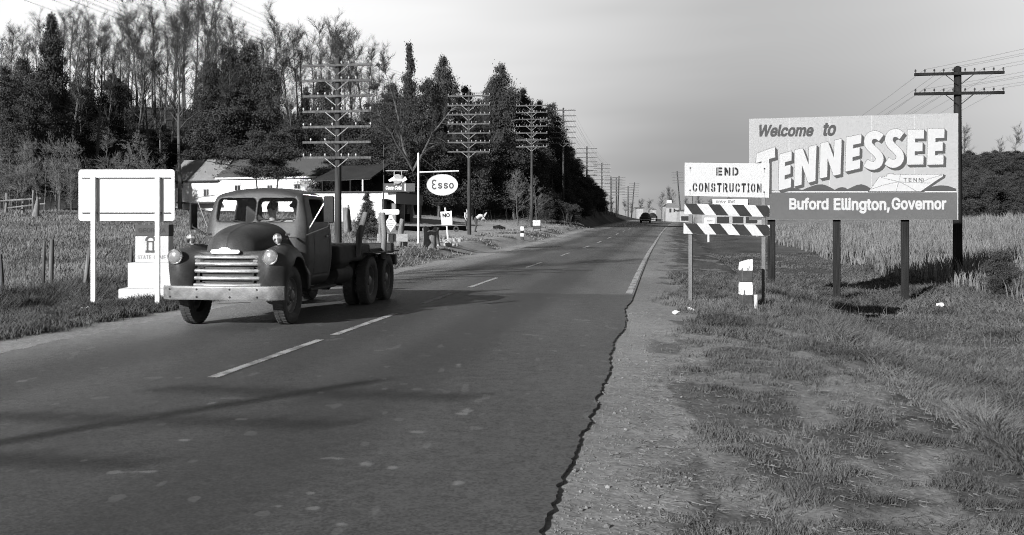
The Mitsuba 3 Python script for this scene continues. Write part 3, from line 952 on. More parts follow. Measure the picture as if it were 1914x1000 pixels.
# ---------------------------------------------------------------- back of the sign on the left, state line monument
D = Board(147, 20.35, 326, 20.25)
df = D.place()
t = thing('road_sign_back', 'blank white back of a wide rounded road sign on two steel posts', 'road sign')
ul, vtp = D.uv(147, 317); ur, vbt = D.uv(326.5, 413)
add('panel', df(extrude(sbox(ul + .06, vbt + .06, ur - .06, vtp - .06).buffer(.06), 0.006)), 'm_white_paint', False, t)
for py in (333, 398):
    _, v = D.uv(200, py)
    a, _ = D.uv(154, py); b, _ = D.uv(319, py)
    add('batten', df(box(((a + b) / 2, v, 0.018), (b - a, 0.022, 0.022))), 'm_post_steel', False, t)
for px in (177.5, 297):
    u, v = D.uv(px, 331)
    b_ = D.a + D.d * u + D.n[:2] * 0.062
    add('post', channel([b_[0], b_[1], gz(*b_) - 0.3], [b_[0], b_[1], v], 0.082, 0.06, -D.n), 'm_steel_white', False, t)

t = thing('state_line_monument', 'stepped white stone boundary marker with dark lettered cap', 'monument')
ym = 22.2
xm, s_ = (289 - CX) / F * ym, ym / F
zb = gz(xm, ym) - 0.2
R5 = rot([0, 0, 1], 4)
zz = lambda py: EYE + (HY - py) * s_  # noqa: E731
for key, w_, a, b, d_ in (('base', 106, None, 537, 1.0), ('plinth', 80, 537, 490, 0.72), ('slab', 61, 490, 441, 0.40)):
    za, z2 = (zb if a is None else zz(a)), zz(b)
    add(key, box((xm, ym, (za + z2) / 2), (w_ * s_, d_, z2 - za), R5, 0.012), 'm_concrete_white', False, t)
za, z2 = zz(441), zz(420)
add('cap', box((xm, ym, (za + z2) / 2), (61.5 * s_, 0.405, z2 - za), R5, 0.008), 'm_sign_grey', False, t)
fr = frame(R5 @ np.array([0, -0.2035, 0]) + [xm, ym, 0], R5 @ [1, 0, 0], [0, 0, 1], R5 @ [0, -1, 0])
inv = lambda x, y: ((x - 465) / 5.264 * s_, zz(400 + y / 5.264))  # noqa: E731   # from the enlarged picture of the stone


def stone(shp, mat, key, z=0.0):
    def one(g):
        return Polygon([inv(*c) for c in g.exterior.coords], [[inv(*c) for c in i.coords] for i in g.interiors]).buffer(0)
    add(key, fr(extrude(union_all([one(g) for g in getattr(shp, 'geoms', [shp])]), 0.004 + z)), mat, False, t)


stone(text_px('GEORGIA', 335, 138, 595, 182, 3), 'm_sign_shade', 'cap_lettering')
arch = Point(445, 262).buffer(52).difference(Point(445, 262).buffer(30)).intersection(sbox(380, 200, 520, 262))
arch = union_all([arch, sbox(408, 262, 424, 355), sbox(462, 262, 478, 355), sbox(395, 355, 490, 378), sbox(424, 264, 462, 276)])
stone(affinity.translate(arch, 6, 0), 'm_sign_grey', 'arch_emblem')
stone(text_px('STATE', 328, 402, 455, 442, 0).union(text_px('LINE', 482, 402, 598, 442, 0)), 'm_line_faint', 'lettering')

# ---------------------------------------------------------------- telegraph poles
RD = np.array([0.139, 0.990, 0.0]); RX_ = np.array([0.990, -0.139, 0.0])
tips = []


def telegraph_pole(px, Y, top_px, arms, label, lean=0.0, at=None, r=0.16, detail=2, spacing=0.66, first=0.30, group=None, half=1.52, dark=False):
    t = thing('telegraph_pole', label, 'telegraph pole', group)
    x = (px - CX) / F * Y
    z0, z1 = gz(x, Y) - 0.3, EYE + (HY - top_px) / F * Y
    if at is not None:
        x, Y, z0 = at[0], at[1], gz(at[0], at[1]) - 0.3
        z1 = z0 + 0.3 + at[2]
    top = np.array([x, Y, z1]); base = np.array([x + lean, Y, z0])
    add('pole', tube([base, base * .5 + top * .5, top, top + [0, 0, 0.05]], [r, r * .86, r * .72, r * .3], 10), 'm_dark_wood' if dark else 'm_pole_wood', 60, t)
    ends = []
    rg = np.random.default_rng(int(px) + 5000)
    for k in range(arms):
        z = z1 - first - spacing * k
        c = top + (base - top) * ((z1 - z) / (z1 - z0)) - RD * (r * 0.8 + 0.055)
        tl = rg.normal(0, 0.006)
        M = np.stack([RX_ + [0, 0, tl], RD, [0, 0, 1]], 1)
        a = add('crossarm', box(c + [0, 0, 0], (2 * half, 0.085, 0.105), M, 0.008 if detail == 2 else 0), 'm_dark_wood' if dark else 'm_arm_wood', False, t)
        ins = []
        for i in range(10):
            s = (i - 4.5) * (2 * half - 0.16) / 9 + (0.07 if i >= 5 else -0.07) * 0.6
            if rg.uniform() < 0.12 + 0.05 * k and not dark:
                continue
            q = c + (RX_ + [0, 0, tl]) * s + [0, 0, 0.05]
            if detail:
                ins.append(tube([q, q + [0, 0, 0.045], q + [0, 0, 0.05], q + [0, 0, 0.11], q + [0, 0, 0.135]], [0.012, 0.012, 0.034, 0.030, 0.008], 6 if detail == 2 else 4))
            if k < 4:
                ends.append((k, i, q + [0, 0, 0.12]))
        if ins:
            lab(add('insulators', cat(ins), 'm_black_iron' if dark else 'm_insulator', False, a), kind='stuff')
        if detail:
            for s in (-1, 1):
                b = c + RX_ * s * 0.50 + [0, 0, -0.03] - RD * 0.05
                e = c + RX_ * s * 0.04 + [0, 0, -0.40 if detail == 2 else -0.42] - RD * 0.03
                add('brace', tube([b, e], 0.014, 4), 'm_black_iron' if dark else 'm_galvanised', False, t)
    tips.append(ends)
    return t


telegraph_pole(632, 46.0, 110, 7, 'tall telegraph pole with seven crossarms, nearest on the left, rising behind the truck')
telegraph_pole(877, 76.0, 172, 7, 'telegraph pole with seven crossarms to the right of the white oval sign', r=0.15)
telegraph_pole(994, 103.0, 192, 7, 'telegraph pole standing just left of the small white board on the verge', r=0.15)
telegraph_pole(1053, 129.0, 202, 7, 'telegraph pole on the bank at the right end of the dark evergreens', r=0.15, detail=1)
telegraph_pole(1097, 159.0, 274, 7, 'telegraph pole on the dark cutting, first one standing wholly against the sky', r=0.15, detail=1)
telegraph_pole(1125, 193.0, 305, 7, 'telegraph pole beyond the cutting, second one standing against the sky', r=0.16, detail=1)
FARG = 'far telegraph poles at the crest of the road'
for px, Y, tp, n, le in ((1142, 238, 330, 7, 0), (1152, 270, 333, 6, 0), (1157, 248, 329, 7, .3), (1174, 285, 348, 7, 0), (1186, 318, 341, 7, 1.0)):
    telegraph_pole(px, Y, tp, n, 'small far telegraph pole among those crowded left of the road crest', lean=-le, r=0.19, detail=0, group=FARG)
telegraph_pole(1265.5, 290, 320, 5, 'leaning telegraph pole far off on the right side of the road crest', lean=1.2, r=0.20, detail=0, spacing=0.72)
telegraph_pole(-300, 18.0, 0, 7, 'telegraph pole just outside the photo at left beside the pasture', at=(-11.6, 18.0, 8.6))
telegraph_pole(-900, 10.0, 0, 7, 'telegraph pole behind the viewer on the left, its shadow lying across the near road', at=(-14.6, -6.8, 8.6))
tips_right = len(tips)
telegraph_pole(1790, 38.0, 126, 2, 'dark pole with two crossarms behind the right end of the billboard', r=0.17, spacing=0.70, first=0.24, dark=True)


def wire(a, b, sag, r, n=8):
    s = np.linspace(0, 1, n + 1)[:, None]
    p = np.asarray(a) * (1 - s) + np.asarray(b) * s
    p[:, 2] -= sag * 4 * (s * (1 - s))[:, 0]
    return tube(p, r, 3, False)


ws = []
prev = {}
for e in [tips[tips_right - 1], tips[tips_right - 2]] + tips[:6]:
    cur = {(k, i): q for k, i, q in e}
    for key, q in cur.items():
        if key in prev and key[0] < 3:
            ws.append(wire(prev[key], q, 0.35, 0.0045 if q[1] < 60 else 0.006, 8))
    prev = cur
add('telegraph_wires', cat(ws), 'm_wire')
lab('telegraph_wires', 'thin open wires strung along the left row of telegraph poles', 'wires', kind='stuff')
ws = []
for k, i, q in tips[tips_right]:
    if i in (1, 4, 7, 9, 3):
        ws += [wire(q, q + np.array([5.5, -34, 0.4]), 0.4, 0.004, 10), wire(q, q + np.array([4.5, 40, -1.2]), 0.4, 0.005, 8)]
add('pole_wires', cat(ws), 'm_wire')
lab('pole_wires', 'thin wires running past the dark two-arm pole', 'wires', kind='stuff')
for k, (a, b) in enumerate(((P(-150, 92, 55), P(470, 300, 119)), (P(-150, 122, 55), P(455, 312, 119)))):
    kk = thing('service_cable', ('upper' if k == 0 else 'lower') + ' of two dark cables sloping down across the woods to the white house', 'cable')
    add('cable', wire(a, b, 0.8, 0.035, 14), 'm_wire', True, kk)

# ---------------------------------------------------------------- fence, posts, stumps
def rough_post(base, top, r, mat='m_weathered_wood', n=8, seed=0):
    base, top = np.asarray(base, float), np.asarray(top, float)
    m = tube([base, base * .66 + top * .34, base * .33 + top * .67, top, top + (top - base) * 0.01], [r * 1.08, r, r * .97, r * .9, r * .4], n)
    return jitter(m, r * 0.35, 5.0 / max(r, .05) * 0.4, seed)


FP = [(5, 553, 0, 476, 'dark fence post at the left edge of the photo'), (80, 541, 83, 452, 'slim fence post close beside a thicker one in the pasture'), (95, 550, 96.5, 449, 'thicker upright fence post, second of a close pair'),
      (155, 548, 168, 462, 'pale fence post leaning right just left of the white sign'), (243, 536, 246, 465, 'dark fence post leaning beside the stepped monument'), (163, 541, 168, 500, 'short broken post behind the leaning pale one')]
for i, (bx, by, tx, ty, l_) in enumerate(FP):
    q = hit(bx, by)
    s_ = q[1] / F
    top = q + np.array([(tx - bx) * s_, 0.0, (by - ty) * s_])
    t = thing('fence_post', l_, 'fence post')
    add('shaft', rough_post(q - [0, 0, .25], top, 0.055 if i != 1 else 0.04, 'm_weathered_wood', seed=i), 'm_weathered_wood' if i == 3 else 'm_bark', 50, t)
ws = []
for a, b in ((0, 1), (2, 3), (3, 4)):
    for hgt in (0.45, 0.85):
        p_ = hit(FP[a][0], FP[a][1]) + [0, 0, hgt]; q_ = hit(FP[b][0], FP[b][1]) + [0, 0, hgt]
        ws.append(wire(p_, q_, 0.06, 0.003, 6))
add('fence_wire', cat(ws), 'm_wire'); lab('fence_wire', 'slack wire strands between the old fence posts', 'wires', kind='stuff')

t = thing('rail_fence', 'broken grey rail fence at the foot of the woods', 'fence')
a, b, c = hit(11, 401), hit(62, 402), hit(42, 400)
for i, (q, h_) in enumerate(((a, 1.5), (b, 1.7), (c, .9))):
    add('post', rough_post(q - [0, 0, .2], q + [0.05, 0, h_], 0.11, seed=20 + i), 'm_weathered_wood', 50, t)
add('rail', tube([a + [-.3, -.1, .95], b + [.6, -.1, 1.15]], 0.06, 6), 'm_weathered_wood', False, t)
add('rail', tube([a + [.2, -.1, .45], b + [.9, -.1, 0.8]], 0.05, 6), 'm_weathered_wood', False, t)
q = hit(68, 405)
t = thing('tree_stump', 'pale splintered stump where the pasture meets the woods', 'stump')
add('stump', jitter(tube([q - [0, 0, .2], q + [0, 0, .2], q + [0.05, 0, .8], q + [.08, 0, 1.3]], [.34, .22, .15, .05], 9), .06, 4, 3), 'm_weathered_wood', 40, t)

GP = [(648, 436, 646, 388, .17, 'tall pale post between the telegraph pole and the cedar'), (657, 436, 651, 384, .07, 'slanting brace against the tall pale post'), (712, 476, 711, 398, .085, 'rough pale guard post standing beside the hanging diamond sign'),
      (745, 459, 752, 410, .13, 'thick pale guard post to the right of the diamond sign'), (757, 461, 758, 437, .10, 'low dark post next to the grey plank')]
for i, (bx, by, tx, ty, r_, l_) in enumerate(GP):
    q = hit(bx, by) if i != 2 else P(bx, by, 42)
    s_ = q[1] / F
    t = thing('guard_post', l_, 'post')
    add('shaft', rough_post(q - [0, 0, .25], q + np.array([(tx - bx) * s_, 0, (by - ty) * s_]), r_, seed=40 + i), 'm_weathered_wood', 50, t)
q = hit(733, 462)
t = thing('plank_rail', 'grey plank nailed between the guard posts by the bank', 'rail')
a, b = P(716, 437, q[1] + 1), P(752, 437, q[1])
add('plank', frame((a + b) / 2 + [0, 0, -0.18], [1, 0, 0], [0, 1, 0], [0, 0, 1])(box((0, 0, 0), (np.linalg.norm(b - a), 0.06, 0.36), None, 0.01)), 'm_grey_plank', False, t)
STU = [(797, 460, 426, .20), (806, 462, 431, .24), (814, 459, 425, .22)]
for i, (bx, by, ty, r_) in enumerate(STU):
    q = hit(bx, by)
    s_ = q[1] / F
    t = thing('tree_stump', ('left', 'middle', 'right')[i] + ' one of three splintered stumps beside the foot of the oval sign', 'stump')
    h_ = (by - ty) * s_
    m = tube([q - [0, 0, .3], q + [0, 0, .1], q + [.02, 0, h_ * .7], q + [.05 * (i - 1), 0, h_ * .97], q + [.06 * (i - 1), 0, h_]], [r_ * 1.3, r_, r_ * .85, r_ * .7, r_ * .15], 11)
    add('stump', jitter(m, r_ * .5, 4.5, 60 + i), 'm_weathered_wood', 45, t)
rubble = []
rg = np.random.default_rng(5)
for i in range(46):
    q = hit(rg.uniform(818, 866), rg.uniform(446, 461))
    r_ = rg.uniform(.05, .16)
    m = tri(trimesh.creation.icosphere(1, 1.0))
    rubble.append(jitter((m[0] * r_ * rg.uniform(.5, 1.2, 3) + q + [0, 0, r_ * .3], m[1]), r_ * .35, 6, i))
add('rubble', cat(rubble), 'm_grey_plank'); lab('rubble', 'broken stones and clods heaped below the leaning paper sign', 'rubble', kind='stuff')

# ---------------------------------------------------------------- filling station signs
Ye = 56.0
se = Ye / F
E0 = hit(782, 456); E0 = np.array([(782 - CX) / F * Ye, Ye, gz((782 - CX) / F * Ye, Ye)])
t = thing('oval_station_sign', 'white oval sign hung from the arm of a tall white pole', 'hanging sign')
ptop = P(782, 287, Ye)
add('pole', tube([E0 - [0, 0, .3], ptop, ptop + [0, 0, .04]], [.075, .062, .03], 10), 'm_white_paint', 60, t)
a, b = P(784, 322, Ye), P(858, 319.5, Ye)
add('arm', tube([a, b], .045, 8), 'm_white_paint', 60, t)
add('stay', tube([P(784, 292, Ye), P(820, 320, Ye)], .012, 4), 'm_wire', False, t)
oc = P(827, 345.5, Ye)
for px in (811, 845):
    add('hanger', tube([P(px, 321, Ye), P(px, 333, Ye)], .014, 5), 'm_wire', False, t)
Mo = frame(oc, [1, 0, 0], [0, 0, 1], [0, -1, 0])
oval = affinity.scale(Point(0, 0).buffer(1, 48), 28.5 * se, 19.2 * se)
add('oval_face', Mo(extrude(oval, 0.14, -0.07)), 'm_white_paint', False, t)
add('oval_rim', Mo(extrude(oval.buffer(.02).difference(oval.buffer(-.012)), 0.16, -0.08)), 'm_galvanised', False, t)


def esso():
    s = lambda x: text_px('s', x, -4, x + 8.4, 7.6, 4)  # noqa: E731
    e = union_all([LineString([(3.6 * math.cos(a_) - 15.2, 4.0 * math.sin(a_) + c_) for a_ in np.linspace(q0, q1, 16)]).buffer(1.5) for c_, q0, q1 in ((-4.6, math.radians(-40), math.radians(-275)), (3.5, math.radians(-85), math.radians(-320)))])
    return union_all([e, s(-8.6), s(2.4), text_px('o', 12.6, -4, 22.0, 7.6, 4)])


add('lettering', Mo(extrude(affinity.scale(flipy(esso()), se * 0.98, se, origin=(0, 0)), 0.078)), 'm_sign_grey', False, t)
q = hit(808, 379, 80)
t = thing('white_stake', 'thin white stake on the slope below the oval sign', 'stake')
add('shaft', box(q + [0, 0, .55], (.22, .12, 1.3), None, .02), 'm_white_paint', False, t)

Y2 = 47.0
s2 = Y2 / F
t = thing('diamond_sign', 'white diamond sign hanging under a rounded white bar on a thin dark pole', 'sign')
x2 = (717 - CX) / F * Y2
add('pole', tube([[x2, Y2, gz(x2, Y2) - .2], P(717, 262, Y2)], .028, 6), 'm_wire', 60, t)
fm = frame(P(730.5, 396, Y2) - [0, .05, 0], [1, 0, 0], [0, 0, 1], [0, -1, 0])
add('bar', fm(extrude(sbox(-13 * s2, -2 * s2, 13 * s2, 2 * s2).buffer(3 * s2), .03)), 'm_white_paint', False, t)
di = Polygon([(0, -6 * s2), (-3 * s2, -6 * s2), (-4 * s2, -11 * s2), (-11 * s2, -21 * s2), (0, -37.5 * s2), (11 * s2, -21 * s2), (4 * s2, -11 * s2), (3 * s2, -6 * s2)])
add('diamond', fm(extrude(di, .025)), 'm_white_paint', False, t)
dl = [sbox(-4, -15.6, 4, -13.6), sbox(-7, -19.6, 7, -18.2), sbox(-8, -23, 8, -21.6), sbox(-6, -26.4, 6, -25.2), sbox(-3, -29.5, 3, -28.5)]
rg = np.random.default_rng(3)
cuts = union_all([sbox(x_, -31, x_ + .7, -12) for x_ in np.arange(-9, 9, 2.3)])
add('small_print', fm(extrude(affinity.scale(union_all(dl).difference(cuts), s2, s2, origin=(0, 0)), .028)), 'm_sign_shade', False, t)

q = hit(838, 449)
Yn = q[1]; sn = Yn / F
t = thing('paper_sign', 'white board lettered NO nailed to a leaning white stake', 'sign')
a = q - [0, 0, .2]; b = P(832, 388, Yn)
add('stake', tube([a, b], .055, 6), 'm_white_paint', 40, t)
bd = Board(823, Yn - .1, 845.5, Yn - .1); nf = bd.place()
add('board', nf(extrude(bd.poly([(823, 396), (844.5, 394), (845.5, 420), (825.5, 421)]), .03, -.01)), 'm_white_paint', False, t)
add('lettering', nf(extrude(bd.warp(affinity.rotate(text_px('NO', 827, 398.5, 841, 406.5, 6), -4), lambda x, y: (x, y)), .024)), 'm_sign_black', False, t)
q = hit(1003, 431)
s_ = q[1] / F
t = thing('verge_board', 'small white over dark board on short legs at the edge of the verge', 'sign')
add('face', box(q + np.array([0, 0, 14 * s_]), (14 * s_, .05, 10 * s_), None, .01), 'm_white_paint', False, t)
add('lower_board', box(q + np.array([0, 0.02, 6 * s_]), (14 * s_, .05, 6.5 * s_), None, .01), 'm_sign_shade', False, t)
for dx in (-6.2, 7.2):
    add('leg', box(q + np.array([dx * s_, .04, 7 * s_ - .1]), (1.2 * s_, .06, 15 * s_ + .2)), 'm_dark_wood', False, t)
add('mark', box(q + np.array([-2.2 * s_, -.03, 15 * s_]), (.8 * s_, .012, 4 * s_)), 'm_line_faint', False, t)
add('mark', box(q + np.array([1.8 * s_, -.03, 15 * s_]), (.8 * s_, .012, 4 * s_)), 'm_line_faint', False, t)
q = hit(976, 448)
s_ = q[1] / F
t = thing('verge_marker', 'small marker post banded white and dark on the far left verge', 'marker post')
for za, z2, m_ in ((-4, 5.5, 'm_dark_post'), (5.5, 12, 'm_white_paint'), (12, 16.5, 'm_sign_black'), (16.5, 24.5, 'm_white_paint')):
    add('painted_band', box(q + np.array([0, 0, (za + z2) / 2 * s_]), (6.6 * s_, .2, (z2 - za) * s_), None, .02), m_, False, t)
for i, (a_, b_) in enumerate(((160, 585), (207, 582), (1757, 574), (1265, 588), (1292, 583), (1700, 690))):
    q = hit(a_, b_)
    g_ = trimesh.creation.icosphere(2, 1.0)
    v, f = jitter((np.array(g_.vertices) * [.11, .07, .05] * (1 if i in (0, 2) else .55), np.array(g_.faces)), .03, 14, 80 + i)
    t = thing('paper_scrap', ['crumpled white paper below the blank sign', 'small scrap right of the crumpled paper', 'white scrap in the ditch right of the billboard posts', 'tiny scrap left of the barricade', 'tiny scrap at the foot of the barricade', 'small scrap low in the ditch'][i], 'litter')
    add('paper', (v + q + [0, 0, .05], f), 'm_white_paint', False, t)
# ---------------------------------------------------------------- buildings
def slab(pts, thick):
    """A thin roof plane through four corners, given thickness downward."""
    p = np.asarray(pts, float)
    n = np.cross(p[1] - p[0], p[3] - p[0]); n /= np.linalg.norm(n)
    if n[2] < 0:
        n = -n
    v = np.vstack([p, p - n * thick])
    f = [[0, 1, 2], [0, 2, 3], [4, 6, 5], [4, 7, 6]]
    for i in range(4):
        j = (i + 1) % 4
        f += [[i, i + 4, j + 4], [i, j + 4, j]]
    return v, np.array(f)


def window(par, f, u, v, w, h, mat='m_window_dark', upper=True):
    """A sash window in a wall plane with frame f (x right, y up, z out)."""
    k = add('window', f(extrude(sbox(u - w / 2 - .07, v - .07, u + w / 2 + .07, v + h + .07).difference(sbox(u - w / 2, v, u + w / 2, v + h)), .07)), 'm_white_paint', False, par)
    add('pane', f(box((u, v + h * .25, .012), (w, h * .5, .012))), mat, False, k)
    add('pane', f(box((u, v + h * .75, .022), (w, h * .5, .012))), 'm_blind' if upper else mat, False, k)
    add('glazing_bar', f(cat([box((u, v + h * .5, .035), (w, .05, .02)), box((u, v + h * .25, .03), (.035, h * .5, .02)), box((u, v + h * .75, .04), (.035, h * .5, .02))])), 'm_white_paint', False, k)
    return k


H = Board(322, 128.5, 600, 121)
hf = H.place()
t = thing('white_farmhouse', 'long white house with a two-tone shingle roof under the wooded rise', 'house')
uL, _ = H.uv(322, 340); uM, _ = H.uv(409, 340); uR, _ = H.uv(600, 340)
_, vB = H.uv(400, 377); vB -= 1.2
_, vW1 = H.uv(360, 337.5); _, vW2 = H.uv(480, 333)
add('wing_wall', hf(box(((uL + uM) / 2, (vB + vW1) / 2, -2.7), (uM - uL, vW1 - vB, 5.0))), 'm_clapboard', False, t)
add('wall', hf(box(((uM + uR) / 2, (vB + vW2) / 2, -2.9), (uR - uM, vW2 - vB, 5.8))), 'm_clapboard', False, t)


def hroof(u0, u1, v0, rise, depth, over, mat, key):
    a = [(u0, v0, over), (u1, v0, over), (u1, v0 + rise, -depth / 2), (u0, v0 + rise, -depth / 2)]
    b = [(u0, v0, -depth - over), (u1, v0, -depth - over), (u1, v0 + rise + .002, -depth / 2 - .002), (u0, v0 + rise + .002, -depth / 2 - .002)]
    k = add(key, cat([hf(slab(a, .10)), hf(slab(b, .10))]), mat, False, t)
    g = Polygon([(-depth, v0 - .1), (0, v0 - .1), (-depth / 2, v0 + rise - .12)])
    return k


hroof(uL - .35, uM + .05, vW1, 2.55, 5.2, .30, 'm_roof_light', 'wing_roof')
hroof(uM - .30, uR + .3, vW2 + .12, 2.25, 6.0, .30, 'm_roof_dark', 'roof')
for u0, dep, v0, rise, off in ((uL + .01, 5.0, vW1 - .05, 2.4, -.2), (uM + .01, 5.8, vW2, 2.2, 0)):
    add('gable', hf(cat([slab([(u0, v0, off), (u0, v0, off - dep), (u0, v0 + rise, off - dep / 2 - .01), (u0, v0 + rise, off - dep / 2 + .01)], .02)])), 'm_clapboard', False, t)
add('fascia', hf(box(((uM + uR) / 2, vW2 + .02, .30), (uR - uM + .7, .20, .03))), 'm_white_paint', False, t)
add('gutter', hf(box(((uL + uM) / 2, vW1 - .06, .30), (uM - uL + .2, .10, .06))), 'm_roof_dark', False, t)
for px, ya, yb, w in ((384, 338.5, 367, 12), (444.5, 334.8, 356, 11.5), (556, 333.8, 353, 12), (505, 334.8, 356, 11)):
    u, v1 = H.uv(px, ya); _, v0 = H.uv(px, yb)
    off = 0.0 if px > 409 else -.2
    fw = frame(hf((np.array([[0, 0, off]]), np.zeros((0, 3), int)))[0][0], H.x, [0, 0, 1], H.n)
    window(t, fw, u, v0, w / F * 125, v1 - v0 - .06)
u, v1 = H.uv(334, 339); _, v0 = H.uv(334, 351)
fw = frame(hf((np.array([[0, 0, -.2]]), np.zeros((0, 3), int)))[0][0], H.x, [0, 0, 1], H.n)
window(t, fw, u, v0, 1.0, v1 - v0, upper=False)
add('base_shadow_strip', hf(box(((uL + uM) / 2 + 1, vB + 1.1, .6), (5.5, .22, 1.4))), 'm_roof_dark', False, t)  # dark ledge standing for the shadow line along the house base

Q = Board(592, 112, 694, 107)
qf = Q.place()
t = thing('porch_shed', 'dark open porch with thin pale posts to the right of the white house', 'shed')
_, ve = Q.uv(640, 334); _, vr = Q.uv(640, 306); _, vg = Q.uv(640, 362)
vg -= .8
a = [(-.2, ve, .3), (Q.w + .3, ve, .3), (Q.w - .3, vr, -3.0), (.3, vr, -3.0)]
add('roof', qf(slab(a, .12)), 'm_roof_shaded', False, t)
add('back_wall', qf(box((Q.w / 2, (ve + vg) / 2, -3.4), (Q.w, ve - vg + .6, .1))), 'm_dark_wood', False, t)
add('beam', qf(box((Q.w / 2, ve - .10, .12), (Q.w, .16, .14))), 'm_sign_shade', False, t)
for px, m_ in ((605, 'm_dark_wood'), (637, 'm_white_paint'), (657, 'm_dark_wood'), (680, 'm_white_paint')):
    u, _ = Q.uv(px, 340)
    add('post', qf(box((u, (ve + vg) / 2 - .12, .12), (.17, ve - vg, .12))), m_, False, t)

# filling station: white block with a porch along its road front
A1, A2 = np.array([-.99, .139, 0]), np.array([.139, .99, 0])
S0 = np.array([(740 - CX) / F * 92, 92.0, 0]); zs0 = gz(S0[0], S0[1]) - .3
zt = EYE + (HY - 358.5) / F * 92
sf = frame([S0[0], S0[1], 0], A1, A2, [0, 0, 1])          # x to the left, y along the road, z up
t = thing('filling_station', 'low white filling station with a brick porch front beyond the oval sign', 'filling station')
hs = zt - zs0
add('wall', sf(box((4.85, 5.0, (zs0 + zt) / 2), (7.2, 9.8, hs))), 'm_white_paint', False, t)
add('porch_back_wall', sf(box((1.20, 5.0, (zs0 + zt) / 2), (.10, 9.6, hs - .04))), 'm_brick', False, t)
add('roof', sf(box((4.2, 5.1, zt + .03), (8.7, 10.6, .06))), 'm_roof_dark', False, t)
side = Polygon([(0, zt - 1.0), (0, zt), (1.25, zt), (1.25, zt - .62), (.75, zt - .62), (.45, zt - .68), (.22, zt - .82), (.08, zt - 1.0)])
add('side_fascia', frame(sf((np.array([[0, .06, 0]]), np.zeros((0, 3), int)))[0][0], A1, [0, 0, 1], -A2)(extrude(side, .10, -.04)), 'm_white_paint', False, t)
add('front_fascia', sf(box((.06, 5.26, zt - .52), (.12, 10.35, 1.0))), 'm_brick', False, t)
for k, yy in enumerate((.25, 3.3, 6.6, 9.9)):
    add('pillar', sf(box((.22, yy, (zs0 + zt - 1.0) / 2), (.34, .34, hs - 1.0))), 'm_brick', False, t)
for yy, w_, h_ in ((1.8, 1.2, 2.0), (5.0, 2.0, 1.3), (8.2, 1.1, 2.0)):
    k = add('door' if h_ > 1.9 else 'window', sf(box((1.13, yy, zs0 + .3 + (h_ / 2 if h_ > 1.9 else 1.5)), (.04, w_, h_))), 'm_window_dark', False, t)
add('counter', sf(box((.6, 2.0, zs0 + .7), (.5, 1.6, .8))), 'm_dark_wood', False, t)
add('oil_rack', sf(box((.55, 7.0, zs0 + .75), (.5, 1.2, .9))), 'm_dark_wood', False, t)
for px in (583, 640):
    q = P(px, 395, 92.6)
    add('dark_patch', sf(box((0, 0, 0), (.01, .01, .01))), 'm_dark_wood', False, t) if False else None
Yk = 91.2
sk = Yk / F
kf = frame(P(745, 343, Yk) + [0, .3, 0], [1, 0, 0], [0, 0, 1], [0, -1, 0])
t = thing('roof_sign', 'dark signboard with white script, pale disc and arrow on the station roof', 'sign')
add('board', kf(box((0, -7.2 * sk, -.06), (60 * sk, 15.6 * sk, .10))), 'm_sign_line', False, t)
add('side_panel', kf(box((21.5 * sk, -7.2 * sk, 0), (17 * sk, 13.6 * sk, .04))), 'm_sign_grey', False, t)
add('panel_edge', kf(box((11.6 * sk, -7.2 * sk, .012), (2.2 * sk, 14 * sk, .06))), 'm_white_paint', False, t)
add('lettering', kf(extrude(affinity.scale(affinity.translate(flipy(text_px('Coca', -25.5, 4, -10.5, 11.6, 6, .18).union(text_px('Cola', -8.6, 4, 4.6, 11.6, 6, .18))), 0, 0), sk, sk, origin=(0, 0)), .03)), 'm_white_paint', False, t)
add('disc', kf(lathe([(0.02, 0.001), (0.06, 8.6 * sk), (0.10, 8.9 * sk), (0.12, 7.5 * sk), (.12, .001)], 28, 2)[0:1][0][:0]) if False else kf((lathe([(0.02, 0.001), (0.05, 9.2 * sk), (0.10, 9.4 * sk), (0.13, 8.2 * sk), (0.13, 0.001)], 28, 2)[0] + [-2.5 * sk, 8.5 * sk, 0], lathe([(0.02, 0.001), (0.05, 9.2 * sk), (0.10, 9.4 * sk), (0.13, 8.2 * sk), (0.13, 0.001)], 28, 2)[1])), 'm_sign_white', False, t)
arrow = Polygon([(-20, 6.5), (-9, 13.5), (-6, 9), (7, 8.5), (12, 13.5), (16, 7.5), (7, 2), (5, 5), (-8, 5.5), (-17, 3.2)])
add('arrow', kf(extrude(affinity.scale(arrow, sk, sk, origin=(0, 0)), .05, .135)), 'm_white_paint', False, t)
add('frame', kf(cat([box((-4 * sk, 24 * sk, .03), (42 * sk, .05, .05)), box((-9 * sk, 11 * sk, -.02), (.05, 26 * sk, .04)), box((5 * sk, 11 * sk, -.02), (.05, 26 * sk, .04))])), 'm_galvanised', False, t)

# dark boxes stand for a ditch shadow, with an old tyre before the forecourt
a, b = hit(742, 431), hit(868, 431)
t = thing('ditch_shade', 'long low dark strip standing for the shadow of a ditch by the forecourt', 'shade_strip')
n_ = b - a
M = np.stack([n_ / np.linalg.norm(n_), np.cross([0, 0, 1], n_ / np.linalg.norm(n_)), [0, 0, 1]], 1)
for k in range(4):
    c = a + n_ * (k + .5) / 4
    add('dark_length', box((c[0], c[1], gz(c[0], c[1]) + .16), (np.linalg.norm(n_) / 4 - .03, .28, .36), M, .02), 'm_dark_wood', False, t)
q = hit(853, 433)
t = thing('old_tyre', 'worn tyre propped against the dark shadow strip left of the people', 'tyre')
rt = 5.2 * q[1] / F
prof = [(-.06, rt * .55), (-.075, rt * .75), (-.06, rt * .95), (-.02, rt), (.02, rt), (.06, rt * .95), (.075, rt * .75), (.06, rt * .55), (-.06, rt * .55)]
v, f = lathe(prof, 24, 1)
add('rubber', (v + q + [0, -.25, rt * .98], f), 'm_tyre', 40, t)
